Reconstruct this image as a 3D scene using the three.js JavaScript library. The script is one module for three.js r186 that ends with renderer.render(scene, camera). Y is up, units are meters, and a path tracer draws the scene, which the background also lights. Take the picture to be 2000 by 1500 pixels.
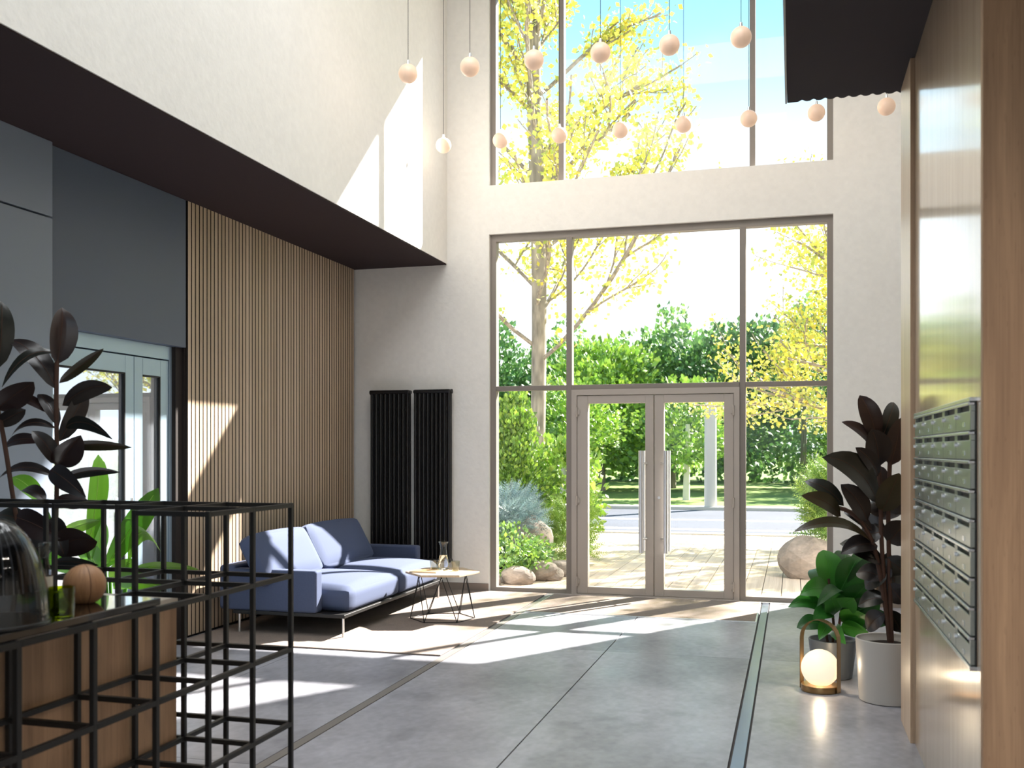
import * as THREE from 'three';
import { RoundedBoxGeometry } from 'three/addons/geometries/RoundedBoxGeometry.js';
import { RectAreaLightUniformsLib } from 'three/addons/lights/RectAreaLightUniformsLib.js';
import { mergeGeometries } from 'three/addons/utils/BufferGeometryUtils.js';

// ------------------------------------------------------------------ camera, sky, sun, exposure
const W = 2000, H = 1500, F = 1950, HX = 1000, HY = 880, EYE = 1.5, YAW = 15.7 * Math.PI / 180;
const scene = new THREE.Scene();
const camera = new THREE.PerspectiveCamera(2 * Math.atan(750 / F) * 180 / Math.PI, W / H, 0.1, 600);
camera.position.set(0, EYE, 0);
camera.rotation.set(0, YAW, 0);                                  // the lens looks level, turned to the room's left wall
camera.setViewOffset(W, H, 0, -(HY - 750), W, H);
camera.focus = 9.0; camera.userData.fStop = 3.6;
camera.updateMatrixWorld();

const smooth = (a, b, x) => { const t = Math.min(1, Math.max(0, (x - a) / (b - a))); return t * t * (3 - 2 * t); };
const mix = (a, b, t) => a + (b - a) * t;
function rng(seed) { let s = seed | 0; return () => { s = (s + 0x6d2b79f5) | 0; let t = Math.imul(s ^ (s >>> 15), 1 | s); t = (t + Math.imul(t ^ (t >>> 7), 61 | t)) ^ t; return ((t ^ (t >>> 14)) >>> 0) / 4294967296; }; }
function lattice(seed, n) { const r = rng(seed), a = new Float32Array(n * n); for (let i = 0; i < a.length; i++) a[i] = r(); return a; }
const LAT = lattice(7, 256);
function vnoise(x, y, px = 256, py = 256) {
  const ix = Math.floor(x), iy = Math.floor(y), fx = x - ix, fy = y - iy, sx = fx * fx * (3 - 2 * fx), sy = fy * fy * (3 - 2 * fy);
  const g = (i, j) => LAT[((((j % py) + py) % py) & 255) * 256 + ((((i % px) + px) % px) & 255)];
  return mix(mix(g(ix, iy), g(ix + 1, iy), sx), mix(g(ix, iy + 1), g(ix + 1, iy + 1), sx), sy);
}
function fbm(u, v, fx, fy, oct) { let s = 0, a = 0.5, n = 0; for (let o = 0; o < oct; o++) { s += a * vnoise(u * fx + o * 17, v * fy + o * 31, fx, fy); n += a; a *= 0.5; fx = Math.min(256, fx * 2); fy = Math.min(256, fy * 2); } return s / n; }

// the sky: clear, pale at the horizon, cyan above, a few thin clouds
{
  const w = 1024, h = 512, d = new Float32Array(w * h * 4);
  for (let j = 0; j < h; j++) {
    const el = ((j + 0.5) / h - 0.5) * 180;
    for (let i = 0; i < w; i++) {
      const u = i / w, v = j / h;
      const t = smooth(7, 25, el), t2 = smooth(30, 90, el);
      const c = [mix(mix(0.98, 0.25, t), 0.155, t2), mix(mix(1.06, 0.55, t), 0.37, t2), mix(mix(1.12, 0.76, t), 0.71, t2)];
      const cl = el > 1 ? smooth(0.54, 0.78, fbm(u, v, 16, 24, 5)) * 0.35 * (1 - smooth(45, 80, el)) : 0;
      for (let k = 0; k < 3; k++) d[(j * w + i) * 4 + k] = el < -1 ? [0.42, 0.42, 0.38][k] : mix(c[k], 1.3, cl);
      d[(j * w + i) * 4 + 3] = 1;
    }
  }
  const sky = new THREE.DataTexture(d, w, h, THREE.RGBAFormat, THREE.FloatType);
  sky.mapping = THREE.EquirectangularReflectionMapping; sky.magFilter = THREE.LinearFilter; sky.needsUpdate = true;
  scene.background = sky; scene.environment = sky;
}
const SUNX = 0.66;                                              // sunlight travels (-0.66, -1, +1): read from the shadow of the upper window on the wall
const sun = new THREE.DirectionalLight(new THREE.Color().setRGB(1.0, 0.95, 0.89), 17);
sun.name = 'sun'; sun.position.set(-2 + SUNX * 40, 1 + 40, -8 - 40); sun.target.position.set(-2, 1, -8);
sun.castShadow = true; Object.assign(sun.shadow.camera, { left: -16, right: 16, top: 16, bottom: -16, near: 1, far: 120 }); sun.shadow.mapSize.set(4096, 4096); sun.shadow.radius = 1.6;
scene.add(sun, sun.target);
RectAreaLightUniformsLib.init();
const renderer = new THREE.WebGLRenderer();
renderer.toneMapping = THREE.LinearToneMapping; renderer.toneMappingExposure = 1.95; renderer.shadowMap.enabled = true;

// ------------------------------------------------------------------ helpers
const V = (x, y, z) => new THREE.Vector3(x, y, z);
const FW = V(-Math.sin(YAW), 0, -Math.cos(YAW)), RT = V(Math.cos(YAW), 0, -Math.sin(YAW));
// a photo pixel at a distance along the lens axis
const at = (px, py, dep) => V(0, EYE, 0).addScaledVector(FW, dep).addScaledVector(RT, (px - HX) / F * dep).add(V(0, -(py - HY) / F * dep, 0));
const taken = new Map();
function numbered(name) { const n = taken.get(name) || 0; taken.set(name, n + 1); return n ? name + '_' + String(n).padStart(3, '0') : name; }
const origin = new Map();
function tag(o, label, category, group, kind) { o.userData.label = label; if (category) o.userData.category = category; if (group) o.userData.group = group; if (kind) o.userData.kind = kind; return o; }
function thing(name, label, category, p = [0, 0, 0], group) { const o = new THREE.Group(); o.name = numbered(name); o.position.set(...p); origin.set(o, V(...p)); scene.add(o); return tag(o, label, category, group); }
function struct(name, label, p = [0, 0, 0]) { const o = new THREE.Group(); o.name = numbered(name); o.position.set(...p); origin.set(o, V(...p)); scene.add(o); o.userData.kind = 'structure'; if (label) { o.userData.label = label; } return o; }
// adds a part whose geometry is given in world metres
function part(parent, name, geo, mat, label) {
  const g = Array.isArray(geo) ? mergeGeometries(geo.map((x) => { x = x.index ? x.toNonIndexed() : x; for (const k of Object.keys(x.attributes)) if (!['position', 'normal', 'uv'].includes(k)) x.deleteAttribute(k); return x; })) : geo;
  const o = origin.get(parent) || V(0, 0, 0);
  g.translate(-o.x, -o.y, -o.z);
  const m = new THREE.Mesh(g, mat); m.name = name; parent.add(m); origin.set(m, o);
  if (label) m.userData.label = label;
  return m;
}
function structMesh(name, geo, mat, label) { const m = new THREE.Mesh(geo, mat); m.name = numbered(name); m.userData.kind = 'structure'; if (label) m.userData.label = label; scene.add(m); return m; }
// uv in metres from the dominant face direction (u across, v up or along)
function metreUV(g) {
  g = g.index ? g.toNonIndexed() : g;
  const p = g.attributes.position, n = g.attributes.normal, uv = new Float32Array(p.count * 2);
  for (let i = 0; i < p.count; i += 3) {
    let ax = 0, ay = 0, az = 0; for (let k = 0; k < 3; k++) { ax += Math.abs(n.getX(i + k)); ay += Math.abs(n.getY(i + k)); az += Math.abs(n.getZ(i + k)); }
    for (let k = 0; k < 3; k++) { const x = p.getX(i + k), y = p.getY(i + k), z = p.getZ(i + k), o = (i + k) * 2; if (ay >= ax && ay >= az) { uv[o] = x; uv[o + 1] = z; } else if (ax >= az) { uv[o] = z; uv[o + 1] = y; } else { uv[o] = x; uv[o + 1] = y; } }
  }
  g.setAttribute('uv', new THREE.BufferAttribute(uv, 2));
  return g;
}
// box between two corners; D is the distance from the camera's station along the room, so z = -D
function box(x0, x1, y0, y1, d0, d1, r = 0) {
  const w = x1 - x0, h = y1 - y0, d = d1 - d0;
  const g = r > 0 ? new RoundedBoxGeometry(w, h, d, 2, Math.min(r, w / 2.01, h / 2.01, d / 2.01)) : new THREE.BoxGeometry(w, h, d);
  g.translate((x0 + x1) / 2, (y0 + y1) / 2, -(d0 + d1) / 2);
  return metreUV(g);
}
function cyl(p, q, r0, r1 = r0, seg = 10) {
  const d = q.clone().sub(p), g = new THREE.CylinderGeometry(r1, r0, d.length(), seg);
  g.applyQuaternion(new THREE.Quaternion().setFromUnitVectors(V(0, 1, 0), d.clone().normalize()));
  g.translate((p.x + q.x) / 2, (p.y + q.y) / 2, (p.z + q.z) / 2);
  return g;
}
function tube(pts, r, seg = 24, rad = 8, closed = false) { return new THREE.TubeGeometry(new THREE.CatmullRomCurve3(pts, closed), seg, r, rad, closed); }
function lathe(profile, x, y, z, seg = 40) { const g = new THREE.LatheGeometry(profile.map(([r, h]) => new THREE.Vector2(Math.max(r, 1e-4), h)), seg); g.translate(x, y, z); return g; }
function sphere(c, r, ws = 32, hs = 20) { const g = new THREE.SphereGeometry(r, ws, hs); g.translate(c.x, c.y, c.z); return g; }
// a padded cushion of size w (along z), h, d (along x), rounded and puffed, centred on the origin
function cushion(dx, dy, dz, r, puff, top = 0) {
  const g = new THREE.BoxGeometry(dx, dy, dz, 20, 8, 20), p = g.attributes.position, v = V(0, 0, 0), inner = V(dx / 2 - r, dy / 2 - r, dz / 2 - r), c = V(0, 0, 0);
  for (let i = 0; i < p.count; i++) {
    v.fromBufferAttribute(p, i);
    const fx = 1 - (2 * v.x / dx) ** 2, fy = 1 - (2 * v.y / dy) ** 2, fz = 1 - (2 * v.z / dz) ** 2, sx = Math.sign(v.x), sy = Math.sign(v.y), sz = Math.sign(v.z);
    const ex = Math.abs(v.x) > dx / 2 - 1e-5 ? 1 : 0, ey = Math.abs(v.y) > dy / 2 - 1e-5 ? 1 : 0, ez = Math.abs(v.z) > dz / 2 - 1e-5 ? 1 : 0;
    c.set(Math.max(-inner.x, Math.min(inner.x, v.x)), Math.max(-inner.y, Math.min(inner.y, v.y)), Math.max(-inner.z, Math.min(inner.z, v.z)));
    v.sub(c).normalize().multiplyScalar(r).add(c);
    v.x += ex * sx * puff * Math.sqrt(Math.max(0, fy * fz)) * 0.6; v.z += ez * sz * puff * Math.sqrt(Math.max(0, fx * fy)) * 0.6;
    v.y += ey * sy * puff * Math.sqrt(Math.max(0, fx * fz)) + (ey && sy > 0 ? top * Math.sqrt(Math.max(0, fx * fz)) : 0);
    p.setXYZ(i, v.x, v.y, v.z);
  }
  g.computeVertexNormals();
  return g;
}

// ------------------------------------------------------------------ textures and materials
function tex(n, fn, srgb = true, rep = 1, m = n) {
  const d = new Uint8Array(n * m * 4);
  for (let j = 0; j < m; j++) for (let i = 0; i < n; i++) { const c = fn(i / n, j / m, i, j); for (let k = 0; k < 3; k++) d[(j * n + i) * 4 + k] = Math.max(0, Math.min(255, c[k] ?? c[0])); d[(j * n + i) * 4 + 3] = 255; }
  const t = new THREE.DataTexture(d, n, m); t.wrapS = t.wrapT = THREE.RepeatWrapping; t.magFilter = THREE.LinearFilter; t.minFilter = THREE.LinearMipmapLinearFilter; t.generateMipmaps = true;
  t.colorSpace = srgb ? THREE.SRGBColorSpace : THREE.NoColorSpace; t.repeat.set(...(Array.isArray(rep) ? rep : [rep, rep])); t.needsUpdate = true;
  return t;
}
const std = (o) => new THREE.MeshStandardMaterial(o), phy = (o) => new THREE.MeshPhysicalMaterial(o);
const hsv = (r, g, b) => new THREE.Color().setRGB(r, g, b, THREE.SRGBColorSpace);
// oak veneer: upright fibres, broad tone bands and short pores
function oakTex(seed, lo, hi, rep) {
  return tex(1024, (u, v) => {
    const warp = fbm(u + seed, v, 6, 3, 3) * 0.06;
    const band = fbm(u + warp + seed * 0.37, v, 28, 2, 3), fibre = vnoise((u + seed) * 256, v * 6, 256, 6) * 0.6 + vnoise((u + warp) * 128, v * 14, 128, 14) * 0.4;
    const pore = smooth(0.80, 0.95, vnoise(u * 256 + 40, v * 40 + 9 * seed, 256, 40)) * 0.16;
    const t = Math.max(0, Math.min(1, 0.15 + 0.55 * band + 0.35 * fibre - pore));
    return [mix(lo[0], hi[0], t), mix(lo[1], hi[1], t), mix(lo[2], hi[2], t)];
  }, true, rep);
}
const oakBump = tex(512, (u, v) => [255 * (vnoise(u * 256, v * 8, 256, 8) * 0.6 + 0.4 * vnoise(u * 128, v * 4, 128, 4))], false, 1);
const oakA = oakTex(0.13, [162, 132, 106], [214, 188, 158], [0.8, 0.5]);
const oakDark = oakTex(0.57, [126, 96, 72], [188, 152, 118], [0.9, 0.6]);
const oakSlat = [0, 1, 2, 3].map((k) => oakTex(0.21 * k + 0.05, [158 - 6 * k, 136 - 6 * k, 114 - 6 * k], [208 - 5 * k, 188 - 5 * k, 164 - 6 * k], [2.2, 0.5]));
const plasterTex = tex(1024, (u, v) => { const a = fbm(u, v, 5, 5, 5), b = fbm(u + 0.3, v, 60, 60, 3); const t = 0.93 + 0.03 * (a - 0.5) + 0.03 * (b - 0.5); return [251 * t, 249 * t, 243 * t]; }, true, 0.4);
const plasterBump = tex(512, (u, v) => [255 * fbm(u, v, 40, 40, 4)], false, 0.8);
const concreteTex = [0, 1, 2].map((k) => tex(1024, (u, v) => {
  const a = fbm(u + k * 0.31, v + k * 0.17, 4, 4, 6), b = fbm(u, v + k * 0.2, 70, 70, 3), s = smooth(0.62, 0.8, fbm(u + 0.5 + k * 0.11, v, 9, 9, 4));
  const t = 0.5 + 0.24 * (a - 0.5) + 0.09 * (b - 0.5) - 0.05 * s; return [255 * t * 1.14, 255 * t * 1.14, 255 * t * 1.19];
}, true, [0.42, 0.31]));
const concreteRough = tex(512, (u, v) => [255 * (0.26 + 0.20 * fbm(u, v, 6, 6, 5))], false, 0.35);
const fabricTex = tex(512, (u, v, i, j) => { const w = ((i >> 1) + (j >> 1)) % 2 ? 1 : 0.93, n = 0.92 + 0.16 * (fbm(u, v, 90, 90, 2) - 0.5); const t = w * n; return [78 * t, 89 * t, 118 * t]; }, true, 5);
const rugTex = tex(512, (u, v, i, j) => { const n = 0.80 + 0.22 * fbm(u, v, 128, 128, 2) + 0.10 * (fbm(u, v, 6, 6, 4) - 0.5), w = j % 4 < 2 ? 1 : 0.95, t = n * w; return [142 * t, 128 * t, 118 * t]; }, true, 2);
const grassTex = tex(512, (u, v) => { const n = fbm(u, v, 60, 60, 3), a = fbm(u, v, 5, 5, 3); const t = 0.55 + 0.5 * n; return [96 * t + 40 * a, 128 * t + 30 * a, 58 * t]; }, true, 0.25);
const asphaltTex = tex(512, (u, v) => { const t = 0.75 + 0.3 * fbm(u, v, 90, 90, 2) + 0.2 * (fbm(u, v, 4, 4, 4) - 0.5); return [56 * t, 62 * t, 74 * t]; }, true, 0.2);
const rockTex = tex(512, (u, v) => { const t = 0.7 + 0.4 * fbm(u, v, 10, 10, 5) + 0.12 * (fbm(u, v, 80, 80, 2) - 0.5); return [140 * t, 128 * t, 118 * t]; }, true, 1);
const barkTex = tex(256, (u, v) => { const t = 0.6 + 0.6 * fbm(u, v, 24, 5, 3); return [150 * t, 140 * t, 128 * t]; }, true, [2, 2]);

const M = {
  plaster: std({ map: plasterTex, bumpMap: plasterBump, bumpScale: 0.0015, roughness: 0.9 }),
  ceiling: std({ color: hsv(0.90, 0.90, 0.89), roughness: 0.95 }),
  soffit: phy({ color: hsv(0.205, 0.165, 0.17), roughness: 0.8, specularIntensity: 0.35 }),
  soffitDark: phy({ color: hsv(0.25, 0.235, 0.245), roughness: 0.85, specularIntensity: 0.12 }),
  edgeMetal: std({ color: hsv(0.42, 0.42, 0.44), roughness: 0.4, metalness: 0.6 }),
  tiles: concreteTex.map((t) => std({ map: t, roughnessMap: concreteRough, roughness: 1.0 })),
  joint: std({ color: hsv(0.26, 0.24, 0.24), roughness: 0.8 }),
  inlay: std({ color: hsv(0.50, 0.48, 0.46), roughness: 0.42, metalness: 0.25 }),
  channel: std({ color: hsv(0.55, 0.58, 0.64), roughness: 0.25, metalness: 0.75 }),
  slat: oakSlat.map((t) => std({ map: t, bumpMap: oakBump, bumpScale: 0.0006, roughness: 0.5 })),
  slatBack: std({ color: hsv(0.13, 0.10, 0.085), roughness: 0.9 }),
  laminate: std({ color: hsv(0.47, 0.51, 0.57), roughness: 0.42 }),
  slatePanel: std({ color: hsv(0.31, 0.35, 0.42), roughness: 0.5 }),
  oakGloss: phy({ map: oakA, roughness: 0.34, clearcoat: 1.0, clearcoatRoughness: 0.11 }),
  oakEdge: phy({ map: oakA, roughness: 0.4, clearcoat: 0.3, clearcoatRoughness: 0.3 }),
  oakMatt: std({ map: oakDark, roughness: 0.62, bumpMap: oakBump, bumpScale: 0.0005 }),
  frame: std({ color: hsv(0.52, 0.49, 0.46), roughness: 0.5, metalness: 0.15 }),
  doorFrame: std({ color: hsv(0.68, 0.645, 0.61), roughness: 0.5, metalness: 0.15 }),
  gasket: std({ color: hsv(0.10, 0.10, 0.10), roughness: 0.7 }),
  glass: phy({ color: 0xffffff, transmission: 1, thickness: 0, roughness: 0.0, ior: 1.45, specularIntensity: 0.25 }),
  mirrorGlass: phy({ color: hsv(0.90, 0.93, 0.96), transmission: 1, thickness: 0, roughness: 0.015, metalness: 0.68, ior: 1.5 }),
  steel: std({ color: hsv(0.90, 0.90, 0.90), roughness: 0.34, metalness: 1 }),
  alu: std({ color: hsv(0.60, 0.68, 0.74), roughness: 0.4, metalness: 0.4 }),
  blackMetal: std({ color: hsv(0.13, 0.125, 0.12), roughness: 0.45, metalness: 0.3 }),
  radiator: std({ color: hsv(0.045, 0.045, 0.055), roughness: 0.32 }),
  baseboard: std({ color: hsv(0.55, 0.50, 0.46), roughness: 0.6 }),
  fabric: phy({ map: fabricTex, roughness: 0.92, sheen: 0.35, sheenRoughness: 0.5, sheenColor: hsv(0.75, 0.8, 0.95) }),
  rug: std({ map: rugTex, roughness: 1, bumpMap: rugTex, bumpScale: 0.002 }),
  birch: std({ map: oakTex(0.8, [172, 146, 116], [208, 186, 156], [1, 1]), roughness: 0.5 }),
  wire: std({ color: hsv(0.10, 0.10, 0.10), roughness: 0.4, metalness: 0.6 }),
  paper: std({ color: hsv(0.60, 0.46, 0.32), roughness: 0.85 }),
  clearGlass: phy({ color: hsv(0.93, 0.93, 0.90), transmission: 1, thickness: 0, roughness: 0.02, ior: 1.5 }),
  smokeGlass: phy({ color: hsv(0.64, 0.65, 0.66), transmission: 1, thickness: 0, roughness: 0.03, ior: 1.5 }),
  greenGlass: phy({ color: hsv(0.74, 0.78, 0.22), transmission: 1, thickness: 0, roughness: 0.03, ior: 1.5 }),
  water: phy({ color: 0xffffff, transmission: 1, thickness: 0.06, roughness: 0, ior: 1.33 }),
  steelDim: std({ color: hsv(0.66, 0.66, 0.67), roughness: 0.4, metalness: 0.8 }),
  darkShade: std({ color: hsv(0.09, 0.09, 0.09), roughness: 0.35, metalness: 0.3 }),
  blackGloss: phy({ color: hsv(0.05, 0.05, 0.055), roughness: 0.12, clearcoat: 1, clearcoatRoughness: 0.04 }),
  stone: std({ color: hsv(0.80, 0.76, 0.70), roughness: 0.35 }),
  cream: std({ color: hsv(0.82, 0.80, 0.74), roughness: 0.6 }),
  ballWood: std({ map: oakTex(0.33, [120, 84, 56], [182, 138, 98], [3, 2]), roughness: 0.55 }),
  boxSteel: std({ color: hsv(0.60, 0.62, 0.60), roughness: 0.3, metalness: 0.85 }),
  boxRail: std({ color: hsv(0.78, 0.79, 0.80), roughness: 0.25, metalness: 0.9 }),
  boxDark: std({ color: hsv(0.06, 0.06, 0.06), roughness: 0.6 }),
  brass: std({ color: hsv(0.62, 0.50, 0.34), roughness: 0.3, metalness: 0.9 }),
  potPale: std({ color: hsv(0.76, 0.74, 0.71), roughness: 0.38 }),
  potGrey: std({ color: hsv(0.36, 0.38, 0.40), roughness: 0.4 }),
  potDark: std({ color: hsv(0.16, 0.16, 0.16), roughness: 0.5 }),
  soil: std({ color: hsv(0.17, 0.12, 0.09), roughness: 1 }),
  stem: std({ color: hsv(0.30, 0.20, 0.15), roughness: 0.8 }),
  ribPale: std({ color: hsv(0.62, 0.74, 0.36), roughness: 0.6 }),
  rubber: [[0.12, 0.095, 0.095], [0.17, 0.10, 0.09], [0.10, 0.11, 0.085], [0.20, 0.18, 0.09]].map((c) => phy({ color: hsv(...c), roughness: 0.34, clearcoat: 0.25, clearcoatRoughness: 0.25 })),
  green: [[0.16, 0.42, 0.13], [0.22, 0.50, 0.14], [0.12, 0.33, 0.12]].map((c) => phy({ color: hsv(...c), roughness: 0.4, transmission: 0.3, thickness: 0 })),
  lime: [[0.42, 0.66, 0.14], [0.34, 0.58, 0.13], [0.50, 0.70, 0.20]].map((c) => phy({ color: hsv(...c), roughness: 0.45, transmission: 0.45, thickness: 0 })),
  globe: phy({ color: hsv(0.90, 0.78, 0.69), roughness: 0.35, emissive: new THREE.Color().setRGB(0.10, 0.066, 0.045), emissiveIntensity: 1 }),
  lanternGlobe: std({ color: hsv(0.98, 0.93, 0.84), roughness: 0.4, emissive: new THREE.Color().setRGB(0.38, 0.32, 0.235), emissiveIntensity: 1 }),
  downlight: std({ color: 0xffffff, emissive: new THREE.Color().setRGB(1, 0.9, 0.78), emissiveIntensity: 2 }),
  unseenPanelGlow: std({ color: 0xffffff, emissive: new THREE.Color().setRGB(0.93, 0.97, 1.0), emissiveIntensity: 0.8 }),
  bark: std({ map: barkTex, roughness: 0.95 }),
  birchBark: std({ color: hsv(0.80, 0.77, 0.72), roughness: 0.9 }),
  rock: std({ map: rockTex, roughness: 0.9 }),
  grass: std({ map: grassTex, roughness: 1 }),
  asphalt: std({ map: asphaltTex, roughness: 0.9 }),
  sunBand: std({ color: hsv(0.88, 0.88, 0.86), roughness: 0.8 }),
  kerb: std({ color: hsv(0.72, 0.70, 0.67), roughness: 0.9 }),
  deck: [0, 1, 2].map((k) => std({ map: oakTex(0.4 + k * 0.13, [172 - k * 6, 152 - k * 6, 134 - k * 6], [214 - k * 5, 196 - k * 5, 178 - k * 5], [1.4, 0.3]), roughness: 0.85 })),
  leafMat: phy({ color: 0xffffff, roughness: 0.6, transmission: 0.5, thickness: 0 }),
};

// ------------------------------------------------------------------ the room
const FD = 10.16, FT = 0.35, WL = -3.11, WR = 0.38, CEIL = 7.2;
const LOWTOP = 3.80, UPBOT = 4.32, UPTOP = 6.54, SOF = 3.51, BACK = -5;
// front wall with its two openings
{
  const s = new THREE.Shape([[-4.9, 0], [3.2, 0], [3.2, CEIL], [-4.9, CEIL]].map(([x, y]) => new THREE.Vector2(x, y)));
  const hole = (x0, x1, y0, y1) => s.holes.push(new THREE.Path([[x0, y0], [x0, y1], [x1, y1], [x1, y0]].map(([x, y]) => new THREE.Vector2(x, y))));
  hole(WL, WR, 0.0001, LOWTOP); hole(WL, WR, UPBOT, UPTOP);
  const g = new THREE.ExtrudeGeometry(s, { depth: FT, bevelEnabled: false }); g.translate(0, 0, -(FD + FT));
  structMesh('wall_front', metreUV(g), M.plaster, 'pale plaster wall around the tall glazed entrance');
}
// floor: base slab with large concrete tiles standing on it, an inlay strip and a drain channel
{
  const floor = struct('floor', 'polished grey concrete floor of large tiles');
  part(floor, 'base', box(-6.7, 3.2, -0.2, -0.012, BACK, FD + FT), M.joint);
  const xs = [-4.9, -3.54, -2.465, -2.405, -1.346, -0.295, -0.215, 0.85, 1.94, 3.2], ds = [BACK, -1.98, 1.14, 4.26, 7.38, FD + 0.02];
  let k = 0;
  for (let i = 0; i + 1 < xs.length; i++) {
    if (i === 2) { part(floor, 'inlay_strip', box(-2.462, -2.408, -0.012, 0.0005, BACK, FD), M.inlay); continue; }
    if (i === 5) { part(floor, 'drain_channel', box(-0.285, -0.225, -0.012, -0.001, BACK, FD), M.channel); continue; }
    for (let j = 0; j + 1 < ds.length; j++, k++) {
      const g = (i === 3 || i === 4) ? 0.004 : 0.0025;
      part(floor, 'tile', box(xs[i] + g, xs[i + 1] - g, -0.012, 0, ds[j] + 0.002, ds[j + 1] - 0.002), M.tiles[(k * 7 + i) % 3]);
    }
  }
}
structMesh('ceiling', box(-4.9, 3.2, CEIL, CEIL + 0.2, BACK, FD + FT), M.ceiling, 'white ceiling high above the hall');
for (const [x, d] of [[-2.55, 2.4], [-0.85, 2.4], [-2.55, 5.6], [-0.85, 5.6]]) {  // out of view, placed to light the entrance wall and the mezzanine wall
  const t = thing('unseen_panel_light', 'unseen square panel light in the high ceiling, lighting the entrance wall', 'ceiling light', [x, CEIL, -d], 'unseen panel lights in the high ceiling'), k = 0.75, f = 0.78;
  part(t, 'frame', [box(x - f, x + f, CEIL - 0.02, CEIL, d - f, d - k), box(x - f, x + f, CEIL - 0.02, CEIL, d + k, d + f), box(x - f, x - k, CEIL - 0.02, CEIL, d - k, d + k), box(x + k, x + f, CEIL - 0.02, CEIL, d - k, d + k)], M.ceiling);
  part(t, 'diffuser', box(x - k, x + k, CEIL - 0.012, CEIL - 0.002, d - k, d + k), M.unseenPanelGlow);
  const l = new THREE.RectAreaLight(new THREE.Color().setRGB(0.94, 0.97, 1.0), 4.0, 2 * k, 2 * k); l.name = 'panel_beam'; l.position.set(0, -0.025, 0); l.rotation.x = -Math.PI / 2; t.add(l);
}
// mezzanine body on the left with a dark underside
structMesh('wall_upper', box(-4.9, -3.58, SOF, CEIL, BACK, FD), M.plaster, 'pale plaster wall of the mezzanine above the dark soffit');
structMesh('ceiling_soffit', box(-4.88, -3.59, SOF - 0.012, SOF + 0.02, BACK + 0.01, FD - 0.005), M.soffit, 'dark brown soffit under the mezzanine');
// left wall: slat cladding, slate panel over the inner door, pale laminate panels
{
  const w = struct('wall_left', 'side wall clad with upright oak slats');
  part(w, 'backing', box(-4.9, -4.68, 0, SOF - 0.012, 6.97, FD), M.slatBack);
  const pitch = 0.0552, n = Math.floor((FD - 6.985) / pitch);
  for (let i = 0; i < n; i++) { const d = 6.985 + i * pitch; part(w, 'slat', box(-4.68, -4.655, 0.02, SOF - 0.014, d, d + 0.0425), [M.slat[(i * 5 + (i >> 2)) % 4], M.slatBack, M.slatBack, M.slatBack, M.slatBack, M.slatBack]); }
  part(w, 'slate_panel', box(-4.9, -4.66, 2.32, SOF - 0.013, 5.42, 6.965, 0.003), M.slatePanel, 'dark blue grey panel above the inner door');
  part(w, 'laminate_panel', box(-4.9, -4.61, 3.012, SOF - 0.013, BACK, 5.415, 0.003), M.laminate, 'pale grey laminate panel');
  part(w, 'laminate_panel', box(-4.9, -4.61, 0, 3.0, BACK, 5.415, 0.003), M.laminate, 'pale grey laminate panel');
  part(w, 'jamb', box(-4.9, -4.70, 0, 2.32, 6.885, 6.97), M.slatBack);  // dark brown carries the shade of the door recess
}
// corridor behind the inner door
{
  const c = struct('wall_corridor', 'plain corridor walls behind the inner glazed door');
  part(c, 'end_wall', box(-6.7, -6.6, 0, 2.6, 5.0, 7.4), M.plaster); part(c, 'side_wall', box(-6.7, -4.9, 0, 2.6, 4.9, 5.0), M.plaster);
  part(c, 'side_wall', box(-6.7, -4.9, 0, 2.6, 7.4, 7.5), M.plaster); part(c, 'corridor_ceiling', box(-6.7, -4.9, 2.6, 2.7, 4.9, 7.5), M.plaster);
  part(c, 'cross_wall', box(-4.96, -4.9, 2.32, 2.6, 5.0, 7.4), M.plaster); part(c, 'corridor_floor', box(-6.6, -4.9, -0.02, 0, 5.0, 7.4), M.joint);
}
// inner door: aluminium double door with reflective glass
{
  const d = struct('door_2', 'inner double door with silvery blue aluminium frame and mirroring glass');
  const xo = -4.80, xi = -4.735;
  part(d, 'frame', [box(xo, xi, 2.215, 2.318, 5.42, 6.885), box(xo, xi, 0, 2.215, 5.42, 5.47), box(xo, xi, 0, 2.215, 6.85, 6.885)], M.alu);
  const leaf = (a, b) => {
    const s = 0.10, m = part(d, 'leaf', [box(xo + 0.005, xi - 0.005, 0.01, 2.205, a, a + s, 0.003), box(xo + 0.005, xi - 0.005, 0.01, 2.205, b - s, b, 0.003), box(xo + 0.005, xi - 0.005, 2.075, 2.205, a + s, b - s, 0.003), box(xo + 0.005, xi - 0.005, 0.01, 0.16, a + s, b - s, 0.003)], M.alu);
    part(m, 'pane', box(-4.772, -4.764, 0.16, 2.075, a + s, b - s), M.mirrorGlass);
    part(m, 'gasket', [box(-4.759, -4.738, 0.16, 2.075, b - s - 0.012, b - s - 0.001), box(-4.759, -4.738, 2.066, 2.075, a + s, b - s - 0.012)], M.gasket);
    return m;
  };
  const a = leaf(5.475, 6.42); leaf(6.425, 6.845);
  part(a, 'handle', [cyl(V(-4.70, 0.95, -6.34), V(-4.70, 1.15, -6.34), 0.011), cyl(V(-4.745, 0.99, -6.34), V(-4.70, 0.99, -6.34), 0.008), cyl(V(-4.745, 1.11, -6.34), V(-4.70, 1.11, -6.34), 0.008)], M.steel);
}
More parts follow.
